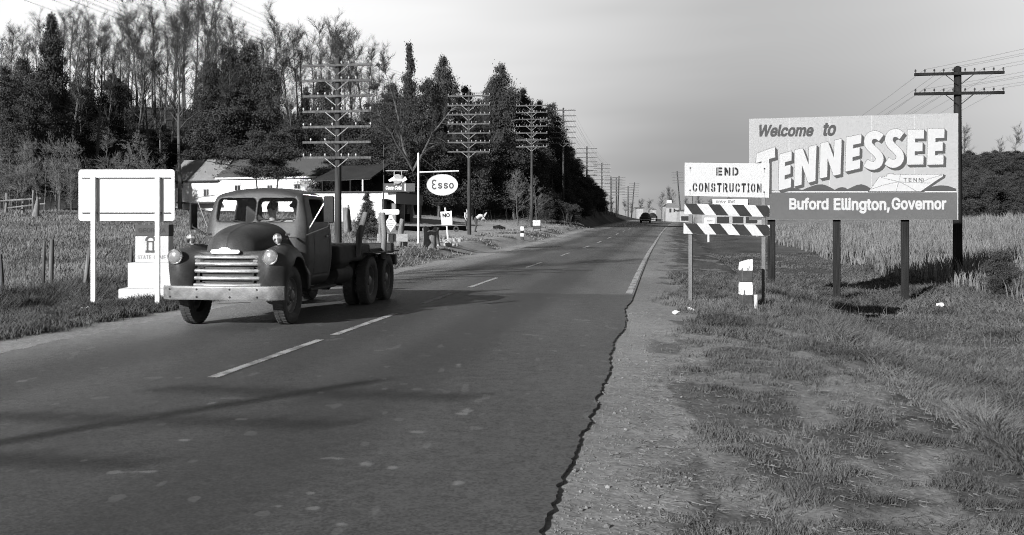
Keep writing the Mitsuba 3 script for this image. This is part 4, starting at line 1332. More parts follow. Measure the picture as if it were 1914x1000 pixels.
q = hit(932, 428)
t = thing('log', 'short dark log lying on the pale ground right of the people', 'log')
add('dark_length', jitter(tube([q + [-.45, 0, .12], q + [.1, .1, .16], q + [.6, .1, .08]], [.16, .2, .08], 8), .05, 5, 9), 'm_dark_wood', 50, t)

# far buildings along the crest
def far_block(name, label, pxl, pxr, ytop, ybot, Y, mat, depth=6.0, roof=None, wins=(), flat=False):
    t = thing(name, label, 'building')
    s = Y / F
    x0, x1 = (pxl - CX) * s, (pxr - CX) * s
    z1 = EYE + (HY - ytop) * s
    z0 = min(gz((x0 + x1) / 2, Y), EYE + (HY - ybot) * s) - .5
    add('wall', box(((x0 + x1) / 2, Y + depth / 2, (z0 + z1) / 2), (x1 - x0, depth, z1 - z0)), mat, False, t)
    if roof:
        zr_ = EYE + (HY - roof) * s
        xm_ = (x0 + x1) / 2
        if flat:
            add('roof', box((xm_, Y + depth / 2, z1 + .12), (x1 - x0 + .6, depth + .6, .24)), 'm_roof_dark', False, t)
        else:
            add('roof', cat([slab([(x0 - .3, Y - .3, z1), (x1 + .3, Y - .3, z1), (x1 - .8, Y + depth / 2, zr_), (x0 + .8, Y + depth / 2, zr_)], .12), slab([(x0 - .3, Y + depth + .3, z1), (x1 + .3, Y + depth + .3, z1), (x1 - .8, Y + depth / 2, zr_), (x0 + .8, Y + depth / 2, zr_)], .12)]), 'm_roof_light', False, t)
    for a, b, c, d in wins:
        add('window', box((((a + b) / 2 - CX) * s, Y - .03, EYE + (HY - (c + d) / 2) * s), ((b - a) * s, .10, (d - c) * s)), 'm_window_dark', False, t)
    return t


t = far_block('white_cottage', 'small white two-storey cottage with a cupola right of the road crest', 1245, 1268, 386, 411, 262, 'm_far_white', 6, 378, [(1251, 1254.5, 390, 397), (1259, 1262, 390, 396)])
add('cupola', box(((1253 - CX) / F * 263, 265, EYE + (HY - 380) / F * 263), (1.1, 1.1, 1.6)), 'm_white_paint', False, t)
far_block('roadside_shed', 'low pale shed with a dark open front right of the white cottage', 1271, 1299, 394, 413, 240, 'm_far_white', 5, 392, [(1273, 1298, 404, 412.5)], True)
far_block('roadside_diner', 'long white roadside building seen between the barricade rails', 1312, 1428, 383, 418, 150, 'm_far_white', 8, 381, [(1340, 1362, 405, 417), (1369, 1389, 405, 417), (1394, 1415, 405, 417)], True)
sb = 149.0 / F
df_ = frame(P(1365, 377.5, 149.0), [1, 0, 0], [0, 0, 1], [0, -1, 0])
t = thing('diner_sign', 'long white script sign on the roof of the roadside building', 'sign')
add('board', df_(box((0, 0, 0), (66 * sb, 11 * sb, .12))), 'm_white_paint', False, t)
add('lettering', df_(extrude(affinity.scale(flipy(text_px('Enjoy', -27, -4, -9, 3, 3, .2).union(text_px('that', -5, -4, 8, 2, 3, .2))), sb, sb, origin=(0, 0)), .07)), 'm_sign_grey', False, t)
q = hit(1324, 452)
s_ = q[1] / F
t = thing('small_post_sign', 'small white sign on a pale post seen between the barricade rails', 'sign')
add('post', box(q + np.array([0, 0, 19 * s_]), (3 * s_, .06, 40 * s_)), 'm_steel_white', False, t)
add('face', box(q + np.array([2 * s_, -.06, 39 * s_]), (19 * s_, .04, 12 * s_), None, .01), 'm_white_paint', False, t)
add('mark', box(q + np.array([2 * s_, -.085, 39 * s_]), (11 * s_, .012, 2.5 * s_)), 'm_line_faint', False, t)
far_block('white_hut', 'tiny white hut left of the distant vehicles', 1191, 1202, 389, 399, 285, 'm_far_white', 4, 387, [], True)
far_block('white_store', 'tiny white store behind the distant vehicles', 1219, 1226, 391, 398, 300, 'm_far_white', 4, 389)
q = P(1206, 392, 250)

# ---------------------------------------------------------------- trees
def grow(seed, H, r0, first, n1, n2, n3, spread, up=0.6, wig=0.04, fork=False, lean=0.0, rmin=0.013):
    """A leafless tree: (trunk and limbs, twigs)."""
    r = np.random.default_rng(seed)
    main, fine = [], []

    def path(p, d, L, n, bend):
        pts = [p]
        for _ in range(n):
            d = d + r.normal(0, bend, 3); d /= np.linalg.norm(d)
            p = p + d * L / n
            pts.append(p)
        return np.array(pts), d

    def around(d, ang):
        a = r.uniform(0, 2 * np.pi)
        u = np.cross(d, [0.3, 0.5, 0.81]); u /= np.linalg.norm(u)
        w = np.cross(d, u)
        q = d * math.cos(ang) + (u * math.cos(a) + w * math.sin(a)) * math.sin(ang)
        return q / np.linalg.norm(q)

    stems = [(np.array([0, 0, -.4]), np.array([lean, 0, 1.0]), H, r0)]
    if fork:
        stems = [(np.array([0, 0, -.4]), np.array([lean, 0, 1.0]), H * .28, r0)]
        for k in range(4):
            a = k * 1.6 + r.uniform(-.3, .3)
            stems.append((np.array([0, 0, H * .26]), np.array([math.cos(a) * .65, math.sin(a) * .65, .8]), H * r.uniform(.6, .8), r0 * .55))
    for si, (p, d, L, rad) in enumerate(stems):
        tp, _ = path(p, d / np.linalg.norm(d), L, 9, wig)
        s = np.linspace(0, 1, len(tp))
        rr_ = rad * (1 - .93 * s) + rmin
        if fork and si == 0:
            rr_ = rad * (1 - .3 * s)
        main.append(tube(tp, rr_, 7, False))
        if fork and si == 0:
            continue
        m1 = n1 if not fork else n1 // 3
        f0 = first if not fork else .25
        for _ in range(m1):
            q = f0 + (1 - f0) * r.uniform(0, 1) ** .8
            b = np.array([np.interp(q, s, tp[:, j]) for j in range(3)])
            dd = np.array([0, 0, 1.0]) if not fork else (tp[-1] - tp[0]) / np.linalg.norm(tp[-1] - tp[0])
            d1 = around(dd, math.radians(r.uniform(28, 62)) * spread)
            L1 = L * r.uniform(.12, .30) * (1.15 - .6 * q) * spread
            bp, _ = path(b, d1 + [0, 0, .15 * up], L1, 5, .10)
            bp[:, 2] += up * .12 * L1 * np.linspace(0, 1, len(bp)) ** 2
            rb = max(rad * .34 * (1 - .6 * q), rmin * 1.6)
            sb_ = np.linspace(0, 1, len(bp))
            main.append(tube(bp, rb * (1 - .75 * sb_) + rmin * .4, 4, False))
            for _ in range(n2):
                q2 = r.uniform(.15, 1)
                c = np.array([np.interp(q2, sb_, bp[:, j]) for j in range(3)])
                dl = bp[-1] - bp[0]; dl /= np.linalg.norm(dl)
                d2 = around(dl, math.radians(r.uniform(22, 55)))
                L2 = L1 * r.uniform(.25, .55)
                cp, _ = path(c, d2 + [0, 0, .25 * up], L2, 3, .12)
                fine.append(tube(cp, np.linspace(max(rb * .3, rmin), rmin * .7, 4), 3, False))
                for _ in range(n3):
                    k = r.uniform(.2, 1)
                    e = cp[0] + (cp[-1] - cp[0]) * k
                    d3 = around((cp[-1] - cp[0]) / L2, math.radians(r.uniform(18, 50))) + [0, 0, .3 * up]
                    L3 = min(L2 * r.uniform(.3, .8), 1.3)
                    fine.append(tube([e, e + d3 * L3 * .5 + r.normal(0, .04, 3), e + d3 * L3], [rmin * .75, rmin * .65, rmin * .35], 3, False))
    return cat(main), cat(fine)


def foliage(seed, H, W, profile, clumps, per, leaf, z0=.1, flat=.7, squash=1.0):
    """Leaf-sized triangles in clumps through a crown; profile(t) is the crown's radius (0..1) at the relative height t."""
    r = np.random.default_rng(seed)
    cs, rs = [], []
    while len(cs) < clumps:
        tt = r.uniform(0, 1) ** .85
        R = profile(tt)
        if r.uniform() > R + .15:
            continue
        a = r.uniform(0, 2 * np.pi)
        rad = R * (r.uniform(0, 1) ** .45) * (.75 + .5 * r.uniform())
        cs.append([rad * math.cos(a) * W / 2, rad * math.sin(a) * W / 2, (z0 + (1 - z0) * tt) * H])
        rs.append(W * r.uniform(.07, .15) * (.5 + .6 * R))
    cs, rs = np.array(cs), np.array(rs)
    n = clumps * per
    i = np.repeat(np.arange(clumps), per)
    c = cs[i] + r.normal(0, .62, (n, 3)) * rs[i][:, None] * [1, 1, flat]
    a, b = r.normal(0, 1, (n, 3)), r.normal(0, 1, (n, 3))
    a /= np.linalg.norm(a, axis=1, keepdims=True)
    b -= a * (a * b).sum(1, keepdims=True); b /= np.linalg.norm(b, axis=1, keepdims=True)
    sz = leaf * r.uniform(.5, 1.3, (n, 1))
    v = np.stack([c - a * sz, c + a * sz * .6 + b * sz * .45, c + a * sz * .5 - b * sz * .5], 1).reshape(-1, 3)
    return v, np.arange(3 * n).reshape(-1, 3)


def group(name, trunk, crown, mt, mc):
    scene[name] = {'type': 'shapegroup', 'trunk': mikit.ply(trunk, mt), 'crown': mikit.ply(crown, mc)}


for k in range(6):
    group(f'bare_tree_kind_{k}', *grow(100 + k, 17.0 + k % 3, .17 + .02 * (k % 3), .34, 26, 9, 7, .85, .9, .025, rmin=.015), 'm_bark', 'm_twig')
for k in range(3):
    group(f'young_bare_kind_{k}', *grow(130 + k, 8.0, .09, .2, 22, 9, 5, 1.05, .5, .05, rmin=.011), 'm_bark', 'm_pale_twig')
group('oak_kind', *grow(150, 15.0, .25, .2, 60, 12, 8, 1.0, .3, .12, True, rmin=.016), 'm_bark', 'm_twig')
for k in range(2):
    group(f'bush_kind_{k}', *grow(160 + k, 2.6, .03, .02, 46, 9, 3, 1.25, .3, .1, rmin=.009), 'm_bark', 'm_twig')
cone = lambda t_: max(.03, (1 - t_) ** .8)  # noqa: E731
egg = lambda t_: math.sqrt(max(0.02, math.sin(math.pi * min(1, .12 + .86 * t_ ** .8))))  # noqa: E731
ragged = lambda t_: max(.08, (math.sin(math.pi * min(1, .1 + .88 * t_)) ** .6) * (.72 + .28 * math.sin(9 * t_ + 1)))  # noqa: E731
for k in range(2):
    tr = tube([[0, 0, -.5], [.1, 0, 5], [0, 0, 12.5]], [.20, .14, .03], 7, False)
    group(f'cedar_kind_{k}', tr, foliage(200 + k, 13.0, 6.0, cone, 300, 95, .15, .06, .8), 'm_bark', 'm_foliage')
for k in range(3):
    tr, _ = grow(210 + k, 14.0, .20, .35, 18, 1, 0, .9, .3, .03)
    group(f'evergreen_kind_{k}', tr, foliage(220 + k, 15.0, 7.0, ragged if k else egg, 250, 120, .155, .14, .7), 'm_bark', 'm_foliage')
tr, _ = grow(230, 10.0, .17, .45, 20, 1, 0, 1.25, 0, .05)
group('pine_kind', tr, foliage(231, 10.5, 8.0, lambda t_: max(.1, math.sin(math.pi * (.12 + .8 * t_)) * (.6 + .4 * math.sin(14 * t_))), 150, 130, .13, .42, .32), 'm_bark', 'm_foliage')
KIND_H = {'bare': (18, 7), 'young': (8.6, 4), 'oak': (13, 13), 'bush': (2.7, 2.4), 'cedar': (13, 6), 'evergreen': (15, 7), 'pine': (10.5, 8)}
NV = {'bare': 6, 'young': 3, 'bush': 2, 'cedar': 2, 'evergreen': 3}
rt_ = np.random.default_rng(77)


def plant(kind, name, px, Y, ytop=None, wpx=None, label='', group_=None, h=None, cat_='tree', base=None):
    x = (px - CX) / F * Y
    z = gz(x, Y)
    if h is None:
        h = EYE + (HY - ytop) / F * Y - z
    h = max(h, 1.0)
    h0, w0 = KIND_H[kind]
    s = h / h0
    w = s if wpx is None else wpx / F * Y / w0
    src = f'{kind}_kind' if kind in ('oak', 'pine') else (f'young_bare_kind_{rt_.integers(3)}' if kind == 'young' else (f'bare_tree_kind_{rt_.integers(6)}' if kind == 'bare' else f'{kind}_kind_{rt_.integers(NV[kind])}'))
    key = thing(name, label, cat_, group_)
    scene[key] = {'type': 'instance', 'shapegroup': {'type': 'ref', 'id': src}, 'to_world': T().translate([x, Y, z]).rotate([0, 0, 1], float(rt_.uniform(0, 360))).scale([float(w), float(w), float(s)])}
    return key


ridge = lambda px: np.interp(px, [-40, 0, 60, 130, 190, 240, 300, 350, 410, 470, 530, 570, 610, 660, 700, 760, 830, 900, 960], [40, 45, 40, 15, 30, 20, 0, -15, 10, 60, 45, 60, 35, 70, 105, 110, 120, 140, 175])  # noqa: E731
for i, px in enumerate(np.linspace(-40, 700, 58)):
    p_ = px + rt_.uniform(-7, 7)
    Yt = rt_.uniform(150, 178)
    plant('bare', 'bare_tree', p_, Yt, ridge(p_) + rt_.uniform(-6, 34), None, 'tall leafless tree standing along the crest of the wooded rise', 'tall leafless trees on the crest of the rise')
for i, px in enumerate(np.linspace(-30, 650, 30)):
    plant('bare', 'bare_tree', px + rt_.uniform(-9, 9), rt_.uniform(126, 148), ridge(px) + rt_.uniform(50, 130), None, 'leafless tree on the slope below the crest of the rise', 'leafless trees half way up the rise')
for i, px in enumerate(np.linspace(-25, 300, 22)):
    if 155 < px < 200:
        continue
    plant('young', 'young_tree', px + rt_.uniform(-7, 7), rt_.uniform(96, 112), rt_.uniform(235, 300), None, 'slender leafless young tree at the near edge of the woods behind the pasture', 'young leafless trees along the pasture edge')
for px, yt, l_ in ((112, 250, 'slim pale-stemmed bare tree above the broken rail fence'), (131, 285, 'slim bare tree just left of the white sign, second of three'), (41, 268, 'thin bare tree over the stump at the pasture edge')):
    plant('young', 'young_tree', px, 94, yt, None, l_)
for px, Yt, yt, w, k in ((8, 118, 128, 74, 'evergreen'), (40, 124, 112, 62, 'evergreen'), (96, 124, 30, 98, 'cedar'), (140, 136, 150, 62, 'evergreen'), (212, 140, 140, 74, 'evergreen'), (22, 110, 205, 80, 'evergreen'), (165, 140, 150, 58, 'cedar'),
                         (70, 114, 140, 80, 'evergreen')):
    lb = 'pointed dark cedar, tallest of the evergreens on the left' if yt == 30 else None
    plant(k, 'cedar' if k == 'cedar' else 'evergreen_tree', px, Yt, yt, w, lb or 'dark evergreen among the woods behind the blank sign and pasture', None if lb else 'dark evergreens behind the pasture')
for px, Yt, yt, w, k in ((392, 134, 118, 66, 'evergreen'), (428, 134, 92, 76, 'evergreen'), (468, 133, 85, 84, 'evergreen'), (503, 131, 128, 70, 'evergreen'), (440, 130, 170, 120, 'evergreen'), (572, 134, 165, 66, 'cedar'), (606, 132, 150, 70, 'evergreen'),
                         (545, 128, 225, 70, 'evergreen'), (405, 132, 215, 90, 'evergreen')):
    plant(k, 'cedar' if k == 'cedar' else 'evergreen_tree', px, Yt, yt, w, 'dark evergreen massed on the slope above the white house', 'dark evergreens above the house')
plant('pine', 'pine_tree', 480, 114, 246, 104, 'spreading pine whose dark trunk crosses the front of the white house')
plant('pine', 'pine_tree', 518, 113, 250, 116, 'second pine in front of the white house, right of the other')
for px, Yt, yt, w, k in ((690, 128, 195, 76, 'evergreen'), (640, 127, 215, 90, 'evergreen'), (765, 120, 83, 66, 'cedar'), (733, 122, 160, 80, 'evergreen'), (828, 121, 110, 66, 'evergreen'), (798, 119, 150, 86, 'evergreen'), (872, 124, 165, 70, 'evergreen'),
                         (936, 122, 124, 74, 'evergreen'), (912, 124, 160, 60, 'evergreen'), (975, 127, 168, 62, 'evergreen'), (1006, 130, 190, 54, 'evergreen'), (1032, 134, 196, 52, 'evergreen'), (960, 118, 250, 90, 'evergreen'), (1000, 122, 262, 76, 'evergreen'),
                         (882, 115, 235, 96, 'evergreen'), (820, 113, 250, 96, 'evergreen'), (700, 114, 245, 96, 'evergreen'), (1048, 135, 250, 56, 'evergreen'), (1066, 140, 296, 52, 'evergreen'), (1086, 146, 326, 46, 'evergreen'), (640, 118, 290, 90, 'evergreen'), (760, 113, 260, 96, 'evergreen')):
    lb = {83: 'pointed dark cedar above the oval sign', 124: 'tall dark evergreen with a ragged top left of the open sky'}.get(yt)
    plant(k, 'cedar' if k == 'cedar' else 'evergreen_tree', px, Yt, yt, w, lb or 'dark evergreen on the rise behind the filling station and poles', None if lb else 'dark evergreens behind the filling station')
plant('oak', 'oak_tree', 772, 110, 118, 190, 'broad leafless tree with pale spreading limbs behind the filling station')
for px, yb, yt, l_ in ((968, 421, 318, 'small bare roadside tree with two upright stems on the lot edge'), (1003, 420, 330, 'thin bare tree close behind the third telegraph pole'), (990, 412, 345, 'thin bare sapling behind the small white board')):
    q = hit(px, yb)
    plant('young', 'young_tree', px, q[1], yt, None, l_)
for px, yb, h_ in ((905, 402, 2.6), (925, 401, 3.0), (950, 400, 2.6), (985, 403, 2.6), (1015, 402, 2.8), (1036, 404, 2.8), (1050, 400, 2.4), (1068, 404, 2.2), (880, 404, 2.4), (1090, 402, 2.2)):
    q = hit(px, yb, 90)
    plant('bush', 'bare_bush', px, q[1], None, None, 'grey leafless bush at the foot of the bank behind the lot', 'leafless bushes along the lot', h=h_, cat_='bush')
q = hit(686, 441, 40)
plant('cedar', 'cedar_shrub', 686, 58, 359, 50, 'dense dark conical cedar in front of the white filling station wall', cat_='shrub')
for i, px in enumerate((1800, 1822, 1842, 1860, 1880, 1900, 1918, 1935, 1812, 1850, 1890, 1925)):
    plant('evergreen', 'evergreen_tree', px, 150 + 6 * (i % 3), 276 + rt_.uniform(0, 16), 56, 'dark evergreen on the far right rise beyond the tall grass', 'dark evergreens beyond the tall grass')
for i, px in enumerate(np.linspace(50, 365, 17)):
    plant('evergreen', 'young_evergreen', px + rt_.uniform(-8, 8), rt_.uniform(124, 150), None, rt_.uniform(44, 70), 'small dark evergreen among the trunks half way up the rise', 'small evergreens on the slope', h=rt_.uniform(4, 7))
for i, px in enumerate(np.linspace(1798, 1940, 9)):
    plant('evergreen', 'dark_shrub', px, 126 + 5 * (i % 3), 318 + rt_.uniform(0, 18), 54, 'dark shrub below the evergreens on the far right rise', 'dark shrubs at far right', cat_='bush')
for i, px in enumerate((1796, 1830, 1870, 1905, 1940)):
    plant('bush', 'bare_bush', px, 140, None, None, 'dark scrubby bush below the evergreens at far right', 'bushes below the right-hand evergreens', h=5.0, cat_='bush')
for px, yt, l_ in ((1806, 240, 'bare tree rising just right of the dark two-arm pole'), (1897, 238, 'bare tree rising at the right edge above the evergreens'), (1866, 262, 'low bare crown between two taller bare trees at right')):
    plant('bare', 'bare_tree', px, 165, yt, None, l_)
for i, (px, yt) in enumerate(((1196, 372), (1212, 378), (1236, 366), (1250, 352), (1259, 362), (1284, 372), (1306, 366), (1330, 372), (1360, 368), (1400, 372), (1180, 380), (1170, 376), (1145, 368), (1130, 360))):
    plant('bare', 'bare_tree', px, 310 + 10 * (i % 4), yt, 26, 'tiny bare tree on the horizon around the road crest', 'bare trees on the horizon')
for i, (px, Yb) in enumerate(((1086, 138), (1098, 146), (1104, 152), (1112, 160), (1116, 168), (1122, 176), (1092, 152), (1106, 170))):
    plant('evergreen', 'cutting_bush', px, Yb, None, 30, 'dark bush covering the steep cutting left of the road crest', 'dark bushes on the cutting', h=3.6 - .1 * i, cat_='bush')
plant('evergreen', 'dark_bush', 1872, 29.5, None, 66, 'black rounded bush at the edge of the tall dry grass', h=1.35, cat_='bush')
key = thing('roadside_tree', 'narrow bare tree outside the photo at left, its shadow streaking the road beyond the truck', 'tree')
scene[key] = {'type': 'instance', 'shapegroup': {'type': 'ref', 'id': 'bare_tree_kind_1'}, 'to_world': T().translate([-17.5, 15.0, gz(-17.5, 15.0)]).rotate([0, 0, 1], 40).scale([.9, .9, .78])}

for i in range(34):
    Yb = 116 + 56 * (i / 33.0)
    lat_ = -6.2 - 7.0 * rt_.uniform() ** 1.3
    px = CX + F * (float(road_x(np.array(Yb))) + lat_) / Yb
    plant('evergreen', 'cutting_bush', px, Yb, None, rt_.uniform(20, 34) * 150 / Yb, 'dark bush covering the steep cutting left of the road crest', 'dark bushes on the cutting', h=rt_.uniform(1.8, 3.4), cat_='bush')

# scrub and dead stems over the whole wooded slope
r = np.random.default_rng(91)
n = 36000
x = r.uniform(-95, 22, n); y = r.uniform(92, 200, n)
lat = x - road_x(y)
foot = np.interp(x, [-120, -80, -55, -40, -18, -12, 5, 12, 40], [90, 95, 104, 129, 127, 114, 114, 118, 150])
ok = (y > foot) & (lat < -6.0) & (r.uniform(0, 1, n) < .35 + .65 * (meshkit.noise(np.stack([x * .12, y * .12, x * 0], -1), 4) > .45))
x, y = x[ok], y[ok]
add('undergrowth', blades(x, y, r.uniform(.4, 2.4, len(x)), .05, .5, 92, True), 'm_twig')
lab('undergrowth', 'tangle of dead stems and brush under the trees of the wooded rise', 'undergrowth', kind='stuff')
# ---------------------------------------------------------------- the truck (local x forward, y to its left, z up; origin on the road under the front axle)
TO = np.array([-4.26, 16.85, float(road_z(np.array([16.85]), np.array([-4.26 - float(road_x(np.array(16.85)))]))[0])])
TX, TY = np.array([-.139, -.990, 0]), np.array([.990, -.139, 0])
tf = frame(TO, TX, TY, [0, 0, 1])
TRUCK = thing('truck', 'dark rounded-nose cab-and-chassis truck with chrome-ribbed grille driving towards the viewer', 'truck')


def tadd(key, m, mat, smooth=False, parent=TRUCK):
    return add(key, tf(m), mat, smooth, parent)


def cab_field(p, grow=0.0):
    x, y, z = p[:, 0], p[:, 1], p[:, 2]
    taper = 1 - .155 * sst(1.38, 2.22, z) - .05 * (1 - sst(.55, 1.1, z))
    bulge = .02 * np.sin(np.clip((z - .5) / .9, 0, 1) * np.pi)
    q = np.stack([x, y / (taper + bulge), z], 1)
    d = s_rbox(q, np.array([-1.26, 0, 1.36]), np.array([.76 + grow, .87 + grow, .84 + grow]), .20)
    front = ((x + .56) * .955 + (z - 1.50) * .30) - grow - .02 * (1 - (y / .8) ** 2)          # raked windscreen
    d = smax(d, np.where(z > 1.35, front, -1), .10)
    back = (-(x + 1.94) * .985 + (z - 1.45) * .17) - grow
    d = smax(d, np.where(z > 1.2, back, -1), .10)
    top = z - (2.185 + grow) + .10 * (y / .7) ** 2 + .045 * ((x + 1.3) / .6) ** 2
    return smax(d, top, .08)


def cab_openings(p):
    x, y, z = p[:, 0], p[:, 1], p[:, 2]
    # windscreen measured along its rake
    ws = np.stack([np.abs(y) - 0, z, x], 1)
    a = s_rbox(np.stack([np.abs(y), z], 1).repeat(1, 0), np.array([.345, 1.795]), np.array([.322, .190]), .07)
    a = np.where(x > -1.15, a, 9)
    side = np.stack([x, z], 1)
    b = s_rbox(side, np.array([-1.33, 1.785]), np.array([.335, .185]), .06)
    b = np.maximum(b, (x + .80) * .955 + (z - 1.60) * .30)
    b = np.where(np.abs(y) > .5, b, 9)
    c = s_rbox(np.stack([y, z], 1), np.array([.04, 1.80]), np.array([.42, .150]), .06)
    c = np.where(x < -1.6, c, 9)
    return np.minimum(np.minimum(a, b), c)


def cab_shell(p):
    d = cab_field(p)
    inner = cab_field(p, -.045)
    d = np.maximum(d, -np.maximum(inner, .75 - p[:, 2]))
    d = smax(d, -cab_openings(p), .012)
    # the wheel's arch does not reach the cab; door seams are pressed in
    sm = np.minimum(np.minimum(np.abs(p[:, 0] + .93 + .0 * p[:, 2]), np.abs(p[:, 0] + 1.74)), np.where(p[:, 0] < -.93, np.where(p[:, 0] > -1.74, np.abs(p[:, 2] - .72), 9), 9))
    sm = np.where((np.abs(p[:, 1]) > .55) & (p[:, 2] > .70) & (p[:, 2] < 1.56), sm, 9)
    return d + .012 * np.exp(-(sm / .011) ** 2)


tadd('cab', nets(cab_shell, (-2.12, -.98, .46), (-.38, .98, 2.26), .0165), 'm_truck_paint', True)


def hood_field(p):
    x, y, z = p[:, 0], p[:, 1], p[:, 2]
    t_ = np.clip((x + .60) / 1.20, 0, 1)
    w = .66 - .26 * t_ - .06 * t_ ** 3
    zt = 1.595 - .09 * t_ - .13 * t_ ** 3
    zb = .95
    f = ((np.abs(y) / w) ** 2.8 + (np.maximum(z - zb, 0) / (zt - zb)) ** 3.0) ** (1 / 2.9) - 1
    d = f * np.minimum(w, zt - zb) * .8
    d = smax(d, x - (.635 - .30 * np.maximum(0, z - 1.16) - .22 * (y / .5) ** 2), .11)
    d = smax(d, -.60 - x, .02)
    crease = np.exp(-((y) / .016) ** 2) * .010                                    # the centre rib
    return np.maximum(d - crease * (z > 1.2), 1.06 - z)


tadd('hood', nets(hood_field, (-.68, -.78, 1.02), (.74, .78, 1.66), .0165), 'm_truck_paint', True)


def fender_field(p, sgn):
    x, y, z = p[:, 0], p[:, 1] * sgn, p[:, 2]
    body = s_ell(p * [1, sgn, 1], np.array([.04, .70, .86]), np.array([.70, .27, .40]))
    nose = s_ell(p * [1, sgn, 1], np.array([.36, .745, 1.00]), np.array([.36, .185, .20]))
    front = s_rbox(p * [1, sgn, 1], np.array([.40, .72, .80]), np.array([.22, .21, .30]), .13)
    tail = s_rbox(p * [1, sgn, 1], np.array([-.52, .72, .66]), np.array([.20, .20, .20]), .12)
    shelf = s_rbox(p * [1, sgn, 1], np.array([.02, .52, 1.05]), np.array([.56, .20, .10]), .08)
    d = smin(smin(body, nose, .10), front, .12)
    d = smin(smin(d, shelf, .09), tail, .12)
    arch = np.sqrt((x - .0) ** 2 + (z - .50) ** 2) - .545
    inside = np.maximum(arch, -(y - .30))
    d = smax(d, -inside, .02)
    # hollow within
    hollow = np.maximum(np.sqrt((x) ** 2 + (z - .5) ** 2) - .60, np.abs(y - .66) - .225)
    d = np.maximum(d, -hollow)
    return smax(d, .50 - z, .02)


for s_, nm in ((1, 'fender'), (-1, 'fender')):
    lo, hi = (-.78, .28, .46), (.78, 1.02, 1.34)
    if s_ < 0:
        lo, hi = (lo[0], -hi[1], lo[2]), (hi[0], -lo[1], hi[2])
    tadd(nm, nets(lambda p, q=s_: fender_field(p, q), lo, hi, .0165), 'm_truck_paint', True)


def apron(p):
    x, y, z = p[:, 0], p[:, 1], p[:, 2]
    d = s_rbox(p, np.array([.44, 0, .84]), np.array([.17, .66, .32]), .05)
    return smax(d, x - (.60 - .10 * (y / .62) ** 2), .03)


tadd('radiator_shell', nets(apron, (.22, -.74, .48), (.68, .74, 1.22), .02), 'm_truck_paint', True)
gp = TRUCK
gr = tadd('grille', box((.50, 0, .83), (.10, 1.14, .50)), 'm_black_iron')


def bow(z, half, h, d, x0=.645, lamp=0.0):
    ys = np.linspace(-half, half, 25)
    sec = np.array([(-.5, -.35), (-.2, -.5), (.25, -.42), (.5, -.05), (.42, .30), (.1, .5), (-.5, .45)])
    vs = []
    for y in ys:
        k = 1.0 if abs(y) < half - .03 else .7
        vs.append(np.stack([x0 - .105 * (y / .6) ** 2 + sec[:, 0] * d, np.full(len(sec), y), z + sec[:, 1] * h * k], 1))
    n = len(sec)
    f = []
    for i in range(len(ys) - 1):
        for j in range(n):
            k = (j + 1) % n
            f += [[i * n + j, i * n + k, (i + 1) * n + k], [i * n + j, (i + 1) * n + k, (i + 1) * n + j]]
    for j in range(1, n - 1):
        f += [[0, j + 1, j], [(len(ys) - 1) * n, (len(ys) - 1) * n + j, (len(ys) - 1) * n + j + 1]]
    return np.vstack(vs), np.array(f)


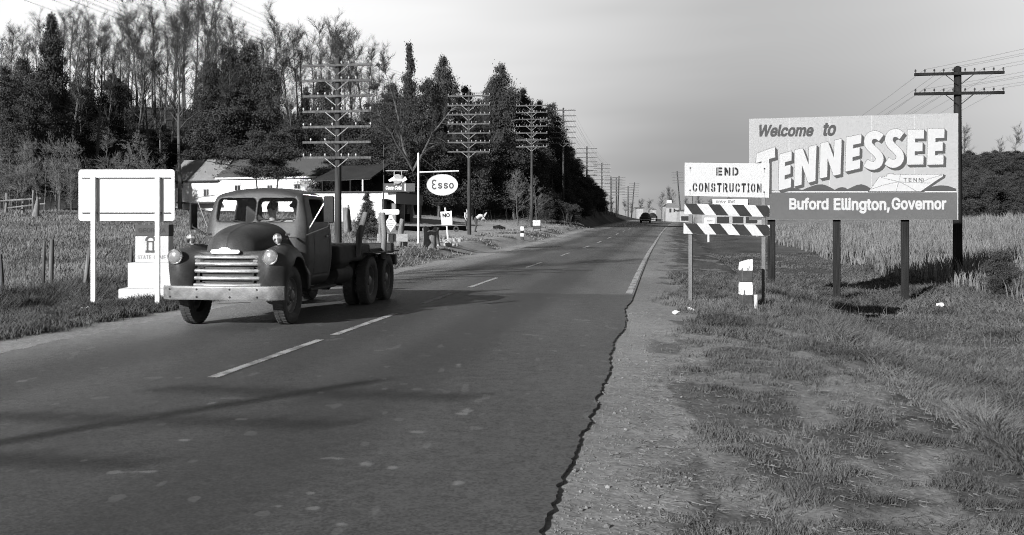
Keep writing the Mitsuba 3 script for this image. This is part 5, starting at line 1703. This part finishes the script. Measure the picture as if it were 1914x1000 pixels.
for z, half, h in ((1.065, .60, .055), (.965, .595, .060), (.855, .605, .062), (.745, .615, .062), (.640, .605, .055)):
    tadd('grille_bar', bow(z, half, h, .055), 'm_truck_trim', 40, gr)
for s_ in (-1, 1):
    pl = tadd('parking_lamp', box((.575, s_ * .50, 1.012), (.05, .17, .045), rot([0, 0, 1], -14 * s_), .012), 'm_lamp_glass')
    hl = tadd('headlamp', tf((np.zeros((0, 3)), np.zeros((0, 3), int))) if False else (lathe([(.46, .02), (.50, .085), (.585, .118), (.615, .121), (.625, .112), (.622, .104), (.61, .10)], 28, 0)[0] + [.135, s_ * .752, 1.075], lathe([(.46, .02), (.50, .085), (.585, .118), (.615, .121), (.625, .112), (.622, .104), (.61, .10)], 28, 0)[1]), 'm_chrome', 35)
    v, f = lathe([(.608, .102), (.624, .085), (.637, .05), (.642, .001)], 28, 0)
    tadd('lens', (v + [.135, s_ * .752, 1.075], f), 'm_lamp_glass', True, hl)
    ml = tadd('marker_lamp', (lambda m_: (m_[0] * [1, 1.3, 1.55] + [.06, s_ * .70, 1.345], m_[1]))(lathe([(.10, .001), (.13, .03), (.21, .052), (.26, .052), (.275, .03), (.28, .001)], 16, 0)), 'm_chrome', 50)
    tadd('stem', tube([[.24, s_ * .70, 1.20], [.24, s_ * .70, 1.33]], [.028, .016], 8), 'm_chrome', 60, ml)
    # arms and mirror
    my, mh = s_ * 1.135, 1.66
    if s_ > 0:
        my = 1.19
    mr = tadd('mirror', box((-.74, my, 1.80 if s_ > 0 else 1.69), (.035, .17 if s_ > 0 else .15, .44), rot([0, 0, 1], 6 * s_ if s_ > 0 else 62), .016), 'm_black_iron')
    tadd('arm', tube([[-.80, s_ * .74, 2.05], [-.76, my - .03 * s_, 2.0]], .011, 6), 'm_chrome', 60, mr)
    tadd('arm', tube([[-.62, s_ * .84, 1.38], [-.70, my, 1.52], [-.74, my, 1.60]], .016, 6), 'm_black_iron', 60, mr)
    tadd('arm', tube([[-.70, s_ * .84, 1.44], [-.76, my - .06 * s_, 1.95]], .009, 6), 'm_chrome', 60, mr)
    dh = tadd('door_handle', tube([[-1.64, s_ * .86, 1.36], [-1.62, s_ * .90, 1.36], [-1.52, s_ * .90, 1.355]], .012, 6), 'm_chrome', 60)
    tadd('side_badge', box((-.28, s_ * .655, 1.40), (.18, .02, .035), None, .006), 'm_chrome')
    tadd('running_board', box((-1.25, s_ * .82, .50), (1.35, .26, .045), None, .012), 'm_black_iron')
    tadd('side_pane', box((-1.38, s_ * .772, 1.735), (.54, .004, .32), rot([1, 0, 0], 13 * s_)) if s_ < 0 else (np.array([[-1.0, .79, 1.57], [-.84, .79, 1.57], [-.98, .745, 1.88], [-1.0, .745, 1.88]]), np.array([[0, 1, 2], [0, 2, 3]])), 'm_pane')
tadd('vent_bar', tube([[-1.0, .795, 1.57], [-1.0, .748, 1.90]], .010, 6), 'm_black_iron')
wp = lambda y, z: [-.575 - (z - 1.50) * .314, y, z]  # noqa: E731
for s_ in (-1, 1):
    q = np.array([wp(s_ * .02, 1.59), wp(s_ * .68, 1.59), wp(s_ * .67, 2.0), wp(s_ * .02, 2.0)])
    tadd('windscreen', (q, np.array([[0, 1, 2], [0, 2, 3]])), 'm_pane')
    tadd('wiper', tube([wp(s_ * .10, 1.59), np.array(wp(s_ * .42, 1.63)) + [.02, 0, 0]], .008, 5), 'm_black_iron')
tadd('windscreen_divider', tube([np.array(wp(0, 1.56)) + [.012, 0, 0], np.array(wp(0, 2.02)) + [.012, 0, 0]], .017, 8), 'm_truck_trim', 60)
em = Polygon([(-.215, -.030), (.215, -.030), (.235, .000), (.215, .026), (.10, .030), (.05, .055), (-.05, .055), (-.10, .030), (-.215, .026), (-.235, 0)])
nf_ = frame([.652, 0, 1.155], [0, 1, 0], [-.24, 0, .97], [.97, 0, .24])
v, f = extrude(em, .03, -.012)
v[:, 2] -= .55 * v[:, 0] ** 2
tadd('hood_emblem', nf_((v, f)), 'm_bright_trim')
# bumper, a wide channel with turned-back ends
ys = np.linspace(-.955, .955, 27)
sec = [(-.03, -.10), (.0, -.105), (.012, -.075), (.018, .075), (.0, .105), (-.03, .10), (-.012, .06), (-.012, -.06)]
vs = []
for y in ys:
    x0 = .84 - .05 * (y / .95) ** 2 - .10 * max(0, abs(y) - .84) / .115
    vs.append([(x0 + a, y, .535 + b) for a, b in sec])
n = len(sec)
vs = np.array(vs).reshape(-1, 3)
f = []
for i in range(len(ys) - 1):
    for j in range(n):
        k = (j + 1) % n
        f += [[i * n + j, i * n + k, (i + 1) * n + k], [i * n + j, (i + 1) * n + k, (i + 1) * n + j]]
for j in range(1, n - 1):
    f += [[0, j + 1, j], [(len(ys) - 1) * n, (len(ys) - 1) * n + j, (len(ys) - 1) * n + j + 1]]
bp = tadd('bumper', (vs, np.array(f)), 'm_bumper', 35)
for y in (-.80, -.36, .16, .58):
    for z in (.59, .475):
        tadd('bolt', (lathe([(.0, .017), (.012, .014), (.016, .001)], 8, 0)[0] + [.852 - .05 * (y / .95) ** 2, y, z], lathe([(.0, .017), (.012, .014), (.016, .001)], 8, 0)[1]), 'm_black_iron', False, bp)


def wheel(x, y, side, r=.455, w=.205, dual=False, steer=0.0):
    wk = None
    offs = (0,) if not dual else (0, -.27 * side)
    R = rot([0, 0, 1], steer)
    rot_ = lambda m: (m[0] @ R.T + [x, y, r], m[1])  # noqa: E731
    for k, o in enumerate(offs):
        h = w / 2
        prof = [(-h * .62, r * .60), (-h * .95, r * .70), (-h, r * .84), (-h * .86, r * .955), (-h * .5, r), (h * .5, r), (h * .86, r * .955), (h, r * .84), (h * .95, r * .70), (h * .62, r * .60), (-h * .62, r * .60)]
        m = lathe(prof, 40, 1)
        key = tadd('wheel', rot_((m[0] + [0, o, 0], m[1])), 'm_tyre', 40)
        wk = wk or key
        nb = 44
        blocks = []
        for i in range(nb):
            a = 2 * np.pi * i / nb
            for s2_ in (-1, 1):
                c = np.array([math.cos(a + s2_ * .035) * (r - .002), s2_ * h * .42 + o, math.sin(a + s2_ * .035) * (r - .002)])
                M = np.stack([[math.cos(a), 0, math.sin(a)], [0, 1, 0], [-math.sin(a), 0, math.cos(a)]], 1)
                blocks.append(box(c, (.016, h * .7, 2 * np.pi * r / nb * .62), M))
        lab(tadd('tread', rot_(cat(blocks)), 'm_tyre', False, key), kind='stuff')
    s = side
    rimp = [(.062 * s, r * .61), (.052 * s, r * .58), (.01 * s, r * .55), (-.01 * s, r * .40), (.045 * s, r * .30), (.05 * s, r * .20), (.085 * s, r * .17), (.10 * s, r * .10), (.10 * s, .001)]
    if dual:
        rimp = [(.062 * s, r * .61), (.052 * s, r * .58), (-.02 * s, r * .55), (-.07 * s, r * .38), (-.06 * s, r * .22), (.05 * s, r * .19), (.07 * s, r * .12), (.07 * s, .001)]
    tadd('rim', rot_(lathe(rimp, 32, 1)), 'm_rim', 40, wk)
    nuts = []
    for i in range(6):
        a = i * np.pi / 3
        v, f = lathe([(.0, .016), (.03 * s, .014), (.032 * s, .001)], 6, 1)
        nuts.append((v + [math.cos(a) * r * .26, (.045 if not dual else -.055) * s, math.sin(a) * r * .26], f))
    lab(tadd('wheel_nuts', rot_(cat(nuts)), 'm_truck_trim', False, wk), kind='stuff')
    return wk


for s_ in (1, -1):
    wheel(0.0, s_ * .755, s_)
AX1, AX2 = -3.95, -5.20
for xa in (AX1, AX2):
    for s_ in (1, -1):
        wheel(xa, s_ * .93, s_, .47, .21, True)
    tadd('axle', tube([[xa, -.95, .47], [xa, -.2, .47], [xa, -.17, .48], [xa, .17, .48], [xa, .2, .47], [xa, .95, .47]], [.06, .07, .20, .20, .07, .06], 12), 'm_black_iron', 40)
tadd('axle', tube([[0, -.72, .42], [0, .72, .42]], .05, 8), 'm_black_iron', 40)
for s_ in (1, -1):
    tadd('frame_rail', cat([box((-2.75, s_ * .43, .79), (6.7, .02, .24)), box((-2.75, s_ * .40, .905), (6.7, .08, .015)), box((-2.75, s_ * .40, .675), (6.7, .08, .015))]), 'm_black_iron')
    tadd('leaf_spring', cat([tube([[-.55, s_ * .43, .60], [0, s_ * .43, .50], [.6, s_ * .43, .60]], .04, 6), tube([[AX1 + .1, s_ * .43, .62], [(AX1 + AX2) / 2, s_ * .43, .80], [AX2 - .1, s_ * .43, .62]], .07, 6)]), 'm_black_iron', 40)
tadd('engine_block', box((-.05, 0, .80), (1.0, .5, .5), None, .05), 'm_black_iron')
tadd('fuel_tank', tube([[-2.25, .68, .66], [-3.15, .68, .66]], .20, 16), 'm_black_iron', 50)
tadd('drive_shaft', tube([[-.6, 0, .62], [AX2, 0, .50]], .05, 8), 'm_black_iron', 50)


def deck(p):
    d = s_rbox(p, np.array([-3.12, .14, 1.02]), np.array([1.02, .80, .16]), .05)
    return smin(d, s_rbox(p, np.array([-2.5, .14, .95]), np.array([.40, .78, .22]), .17), .06)


tadd('winch_deck', nets(deck, (-4.25, -.78, .66), (-2.0, 1.02, 1.26), .035), 'm_black_iron', True)
tadd('bunk', box((-4.55, 0, 1.02), (1.0, 1.9, .10), None, .01), 'm_black_iron')
tadd('bunk', box((-5.35, 0, 1.06), (.22, 2.15, .20), None, .015), 'm_black_iron')
tadd('bunk_lip', box((-5.43, 1.03, 1.22), (.06, .07, .22)), 'm_black_iron')
tadd('rear_crossmember', box((-6.02, 0, .80), (.16, 1.95, .22), None, .015), 'm_black_iron')
tadd('mud_guard', box((-4.6, .93, 1.00), (1.9, .46, .02)), 'm_black_iron')
for (x, y, z0, z1, dx, r_, nm) in ((-3.15, .98, .95, 1.78, -.02, .055, 'a'), (-4.95, .98, .84, 1.79, -.06, .055, 'b')):
    st = tadd('stake', jitter(tube([[x, y, z0], [x + dx * .5, y + .02, (z0 + z1) / 2], [x + dx, y + (.14 if nm == 'a' else -.03), z1 - .02], [x + dx, y + (.145 if nm == 'a' else -.03), z1]], [r_, r_ * 1.05, r_, r_ * .7], 9), .012, 9, 3), 'm_weathered_wood', 45)
    lab(st, 'pale wooden stake standing in the bed socket')
tadd('seat', box((-1.55, 0, .98), (.5, 1.35, .22), None, .06), 'm_dark_cloth')
tadd('seat_back', box((-1.80, 0, 1.28), (.14, 1.35, .50), rot([0, 1, 0], -8), .05), 'm_dark_cloth')
tadd('dashboard', box((-.70, 0, 1.43), (.24, 1.40, .16), None, .05), 'm_truck_paint')
ct = np.array([-1.02, .38, 1.45])
a = np.linspace(0, 2 * np.pi, 33)
ax_, ay_ = np.array([0, 1, 0]), np.array([-.45, 0, .89])
sw = tadd('steering_wheel', tube([ct + .215 * (math.cos(q) * ax_ + math.sin(q) * ay_) for q in a], .013, 6, False), 'm_black_iron', 60)
tadd('spokes', cat([tube([ct + .2 * (math.cos(q) * ax_ + math.sin(q) * ay_), ct - [.03, 0, .02]], .01, 5) for q in (0.3, 2.84, 4.7)] + [tube([ct, ct + [.35, 0, -.3]], .02, 6)]), 'm_black_iron', 60, sw)

# ---------------------------------------------------------------- people
def person(name, label, J, f, h=.016, cloth='m_light_cloth', legs='m_dark_cloth', hat=None, scale=1.0, hair=True):
    """J: joints (head, neck, chest, hips, l/r shoulder, elbow, hand, knee, foot) in a local frame; one continuous skin, clothing and hair as its children."""
    t = thing(name, label, 'person')
    J = {k: np.asarray(v, float) for k, v in J.items()}
    hd = J['head']
    fwd = J.get('face', np.array([1.0, 0, 0])); fwd = fwd / np.linalg.norm(fwd)
    up = (hd - J['neck']); up /= np.linalg.norm(up)
    side = np.cross(up, fwd)

    def skin(p):
        d = s_ell(np.stack([(p - hd) @ fwd, (p - hd) @ side, (p - hd) @ up], 1), 0, np.array([.098, .078, .118]))
        d = smin(d, s_cap(p, hd + fwd * .085 - up * .01, hd + fwd * .105 - up * .035, .012, .016), .02)
        d = smin(d, s_cap(p, hd + fwd * .03 - up * .09, hd + fwd * .06 - up * .095, .04, .03), .03)
        for s in (-1, 1):
            d = np.minimum(d, s_cap(p, hd + side * .078 * s + up * .02, hd + side * .082 * s - up * .02, .016, .012))
            d = smax(d, -s_cap(p, hd + fwd * .10 + side * .033 * s + up * .008, hd + fwd * .105 + side * .033 * s + up * .008, .012, .012), .012)
        d = smin(d, s_cap(p, hd - up * .05, J['neck'], .055, .06), .03)
        for s in 'lr':
            d = np.minimum(d, s_cap(p, J[s + 'e'], J[s + 'h'], .040, .030))
            a_ = J[s + 'h'] - J[s + 'e']; a_ /= np.linalg.norm(a_)
            b_ = np.cross(a_, [0.2, 0.1, 1.0]); b_ /= np.linalg.norm(b_)
            c_ = np.cross(a_, b_)
            d = smin(d, s_cap(p, J[s + 'h'], J[s + 'h'] + a_ * .07, .034, .032), .02)
            for k in range(4):
                q0 = J[s + 'h'] + a_ * .075 + b_ * (k - 1.5) * .019
                q1 = q0 + a_ * (.035 + .006 * (k in (1, 2))) + c_ * .012
                d = smin(d, np.minimum(s_cap(p, q0, q1, .0095, .009), s_cap(p, q1, q1 + c_ * .03 + a_ * .008, .009, .008)), .006)
            d = smin(d, s_cap(p, J[s + 'h'] + a_ * .02 + b_ * .03, J[s + 'h'] + a_ * .06 + b_ * .058 + c_ * .015, .012, .010), .01)
        return d

    def shirt(p):
        d = s_cap(p, J['chest'], J['hips'], .155, .145)
        d = smin(d, s_cap(p, J['ls'], J['rs'], .085, .085), .10)
        d = smin(d, s_cap(p, J['neck'] - up * .06, J['chest'], .07, .15), .06)
        for s in 'lr':
            d = smin(d, s_cap(p, J[s + 's'], J[s + 'e'], .072, .055), .05)
            d = smin(d, s_cap(p, J[s + 'e'], J[s + 'e'] * .35 + J[s + 'h'] * .65, .054, .044), .03)
        return d

    def trousers(p):
        d = s_cap(p, J['hips'] + [0, 0, .02], J['hips'] - [0, 0, .06], .150, .150)
        for s in 'lr':
            if s + 'k' in J:
                o = (J[s + 's'] - (J['ls'] + J['rs']) / 2) * .45
                d = smin(d, s_cap(p, J['hips'] - [0, 0, .06] + o, J[s + 'k'], .095, .068), .06)
                d = smin(d, s_cap(p, J[s + 'k'], J[s + 'f'] + [0, 0, .07], .066, .055), .03)
        return d

    pts = np.array(list(J.values()))[[i for i, k in enumerate(J) if k != 'face']]
    lo, hi = pts.min(0) - .24, pts.max(0) + .24
    body = add('body', f(nets(skin, lo, hi, h)), 'm_skin', True, t)
    add('shirt', f(nets(shirt, lo, hi, h)), cloth, True, t)
    add('trousers', f(nets(trousers, lo, hi, h)), legs, True, t)
    if 'lf' in J:
        sh = []
        for s in 'lr':
            sh.append(nets(lambda p, s=s: s_cap(p, J[s + 'f'] + [0, 0, .04], J[s + 'f'] + [0, 0, .035] + fwd * [1, 1, 0] * .17, .048, .042), J[s + 'f'] - .3, J[s + 'f'] + .3, .016))
        for m in sh:
            add('shoe', f(m), 'm_sign_black', True, t)
    if hair:
        def hr(p):
            q = np.stack([(p - hd) @ fwd, (p - hd) @ side, (p - hd) @ up], 1)
            return np.maximum(s_ell(q, np.array([-.012, 0, .012]), np.array([.108, .090, .122])), -(np.maximum(.055 - q[:, 2] + 0 * q[:, 0], -9) * 0 + (q[:, 2] - .045 + .9 * np.minimum(0, -q[:, 0]) * -1)) * 1.0)
        add('hair', f(nets(hr, hd - .2, hd + .2, h * .8)), 'm_sign_black', True, t)
    if hat:
        def ht(p):
            q = np.stack([(p - hd) @ fwd, (p - hd) @ side, (p - hd) @ up], 1)
            crown = np.maximum(s_ell(q, np.array([0, 0, .05]), np.array([.118, .105, .125])), .045 - q[:, 2])
            brim = np.maximum(np.sqrt((q[:, 0] / 1.25) ** 2 + (q[:, 1] / 1.05) ** 2) - .135, np.abs(q[:, 2] - .05 - .3 * q[:, 1] ** 2) - .010)
            return smin(crown, brim, .02)
        add('hat', f(nets(ht, hd - .26, hd + .26, h * .8)), hat, True, t)
    return t


def seated(y, lean=0.0, hz=1.84):
    x = -1.52
    return dict(head=(x + .07, y + lean, hz), neck=(x + .01, y + lean * .8, hz - .20), chest=(x, y, hz - .42), hips=(x + .02, y, 1.12), ls=(x, y + .19, hz - .27), rs=(x, y - .19, hz - .27),
                le=(x + .24, y + .26, hz - .50), re=(x + .24, y - .24, hz - .50), lh=(x + .44, y + .15, hz - .38), rh=(x + .44, y - .13, hz - .37),
                lk=(x + .50, y + .12, 1.14), rk=(x + .50, y - .12, 1.14), lf=(x + .62, y + .12, .76), rf=(x + .62, y - .12, .76))


person('person', 'driver in a light shirt and dark brimmed hat gripping the steering wheel', seated(.42), tf, .017, 'm_light_cloth', hat='m_dark_cloth')
JP = seated(-.06, .02, 1.82)
JP.update(lh=(-1.16, .02, 1.16), rh=(-1.14, -.16, 1.16), le=(-1.34, .20, 1.26), re=(-1.34, -.30, 1.26))
person('person', 'passenger with dark hair sitting in the middle of the cab beside the driver', JP, tf, .017, 'm_mid_cloth')
# two people by the second telegraph pole
q = hit(872.5, 431)
pf = frame(q, [.8, -.6, 0], [.6, .8, 0], [0, 0, 1])
person('person', 'standing person in a pale top and dark trousers half hidden behind the second pole', dict(head=(.03, 0, 1.63), neck=(0, 0, 1.43), chest=(0, 0, 1.22), hips=(0, 0, .93), ls=(0, .2, 1.36), rs=(0, -.2, 1.36), le=(.02, .27, 1.08), re=(.02, -.27, 1.08), lh=(.14, .24, .86),
                                                                                      rh=(.14, -.24, .86), lk=(.03, .11, .50), rk=(.02, -.11, .50), lf=(0, .12, .02), rf=(-.03, -.12, .02)), pf, .022)
q = hit(889.5, 434)
pf = frame(q, [.96, .28, 0], [-.28, .96, 0], [0, 0, 1])
person('person', 'person in a white shirt bending forward to the right of the second pole', dict(head=(.66, 0, 1.22), face=(.7, 0, -.7), neck=(.52, 0, 1.28), chest=(.33, 0, 1.24), hips=(0, 0, 1.0), ls=(.44, .19, 1.27), rs=(.44, -.19, 1.27), le=(.58, .22, 1.00), re=(.60, -.22, 1.02),
                                                                            lh=(.76, .14, .84), rh=(.80, -.12, .88), lk=(.06, .12, .52), rk=(.02, -.12, .52), lf=(-.04, .13, .02), rf=(-.10, -.13, .02)), pf, .022)


# ---------------------------------------------------------------- distant vehicles
def sedan(px, Y, label, s=1.0, high=1.62, yaw=0.0):
    t = thing('car', label, 'car')
    x = (px - CX) / F * Y
    lat = x - float(road_x(np.array(Y)))
    o = np.array([x, Y, float(road_z(np.array([Y]), np.array([lat]))[0])])
    sl = .14 + 2e-4 * (Y - 30)
    fw_ = np.array([sl, 1, 0]) / math.hypot(sl, 1)
    cf_ = frame(o, fw_, [-fw_[1], fw_[0], 0], [0, 0, 1])
    def body(p):
        d = s_rbox(p, np.array([0, 0, .70]), np.array([2.35, .92, .36]), .28)
        cab = s_ell(p, np.array([-.25, 0, .95]), np.array([1.45, .80, high - .93]))
        d = smin(d, cab, .18)
        for xx in (-1.4, 1.4):
            d = smax(d, -np.maximum(np.sqrt((p[:, 0] - xx) ** 2 + (p[:, 2] - .36) ** 2) - .42, .62 - np.abs(p[:, 1])), .03)
        return d
    add('body', cf_(nets(body, (-2.5, -1.05, .22), (2.5, 1.05, high + .12), .07)), 'm_black_iron', True, t)
    rw = Polygon([(-.42, 1.12), (.42, 1.12), (.34, 1.40), (-.34, 1.40)])
    add('rear_window', cf_(frame([-1.42, 0, 0], [0, 1, 0], [.55, 0, .83], [-.83, 0, .55])((extrude(affinity.translate(rw, 0, .0), .12, -.35)))), 'm_window_dark', False, t)
    for xx in (-1.4, 1.4):
        for s in (-1, 1):
            v, f = lathe([(-.09, .18), (-.09, .31), (-.07, .345), (.07, .345), (.09, .31), (.09, .18), (.05 * s, .001)], 18, 1)
            add('wheel', cf_((v + [xx, s * .74, .345], f)), 'm_tyre', 40, t)
    add('bumper', cf_(box((-2.40, 0, .50), (.07, 1.8, .14), None, .03)), 'm_truck_trim', False, t)
    for s in (-1, 1):
        add('tail_lamp', cf_(box((-2.33, s * .72, .80), (.06, .12, .16), None, .02)), 'm_rim', False, t)
    return t


sedan(1206.5, 178, 'dark rounded sedan driving away near the road crest, the larger of two', high=1.72)
sedan(1219.5, 212, 'smaller dark car just right of the larger sedan at the road crest')
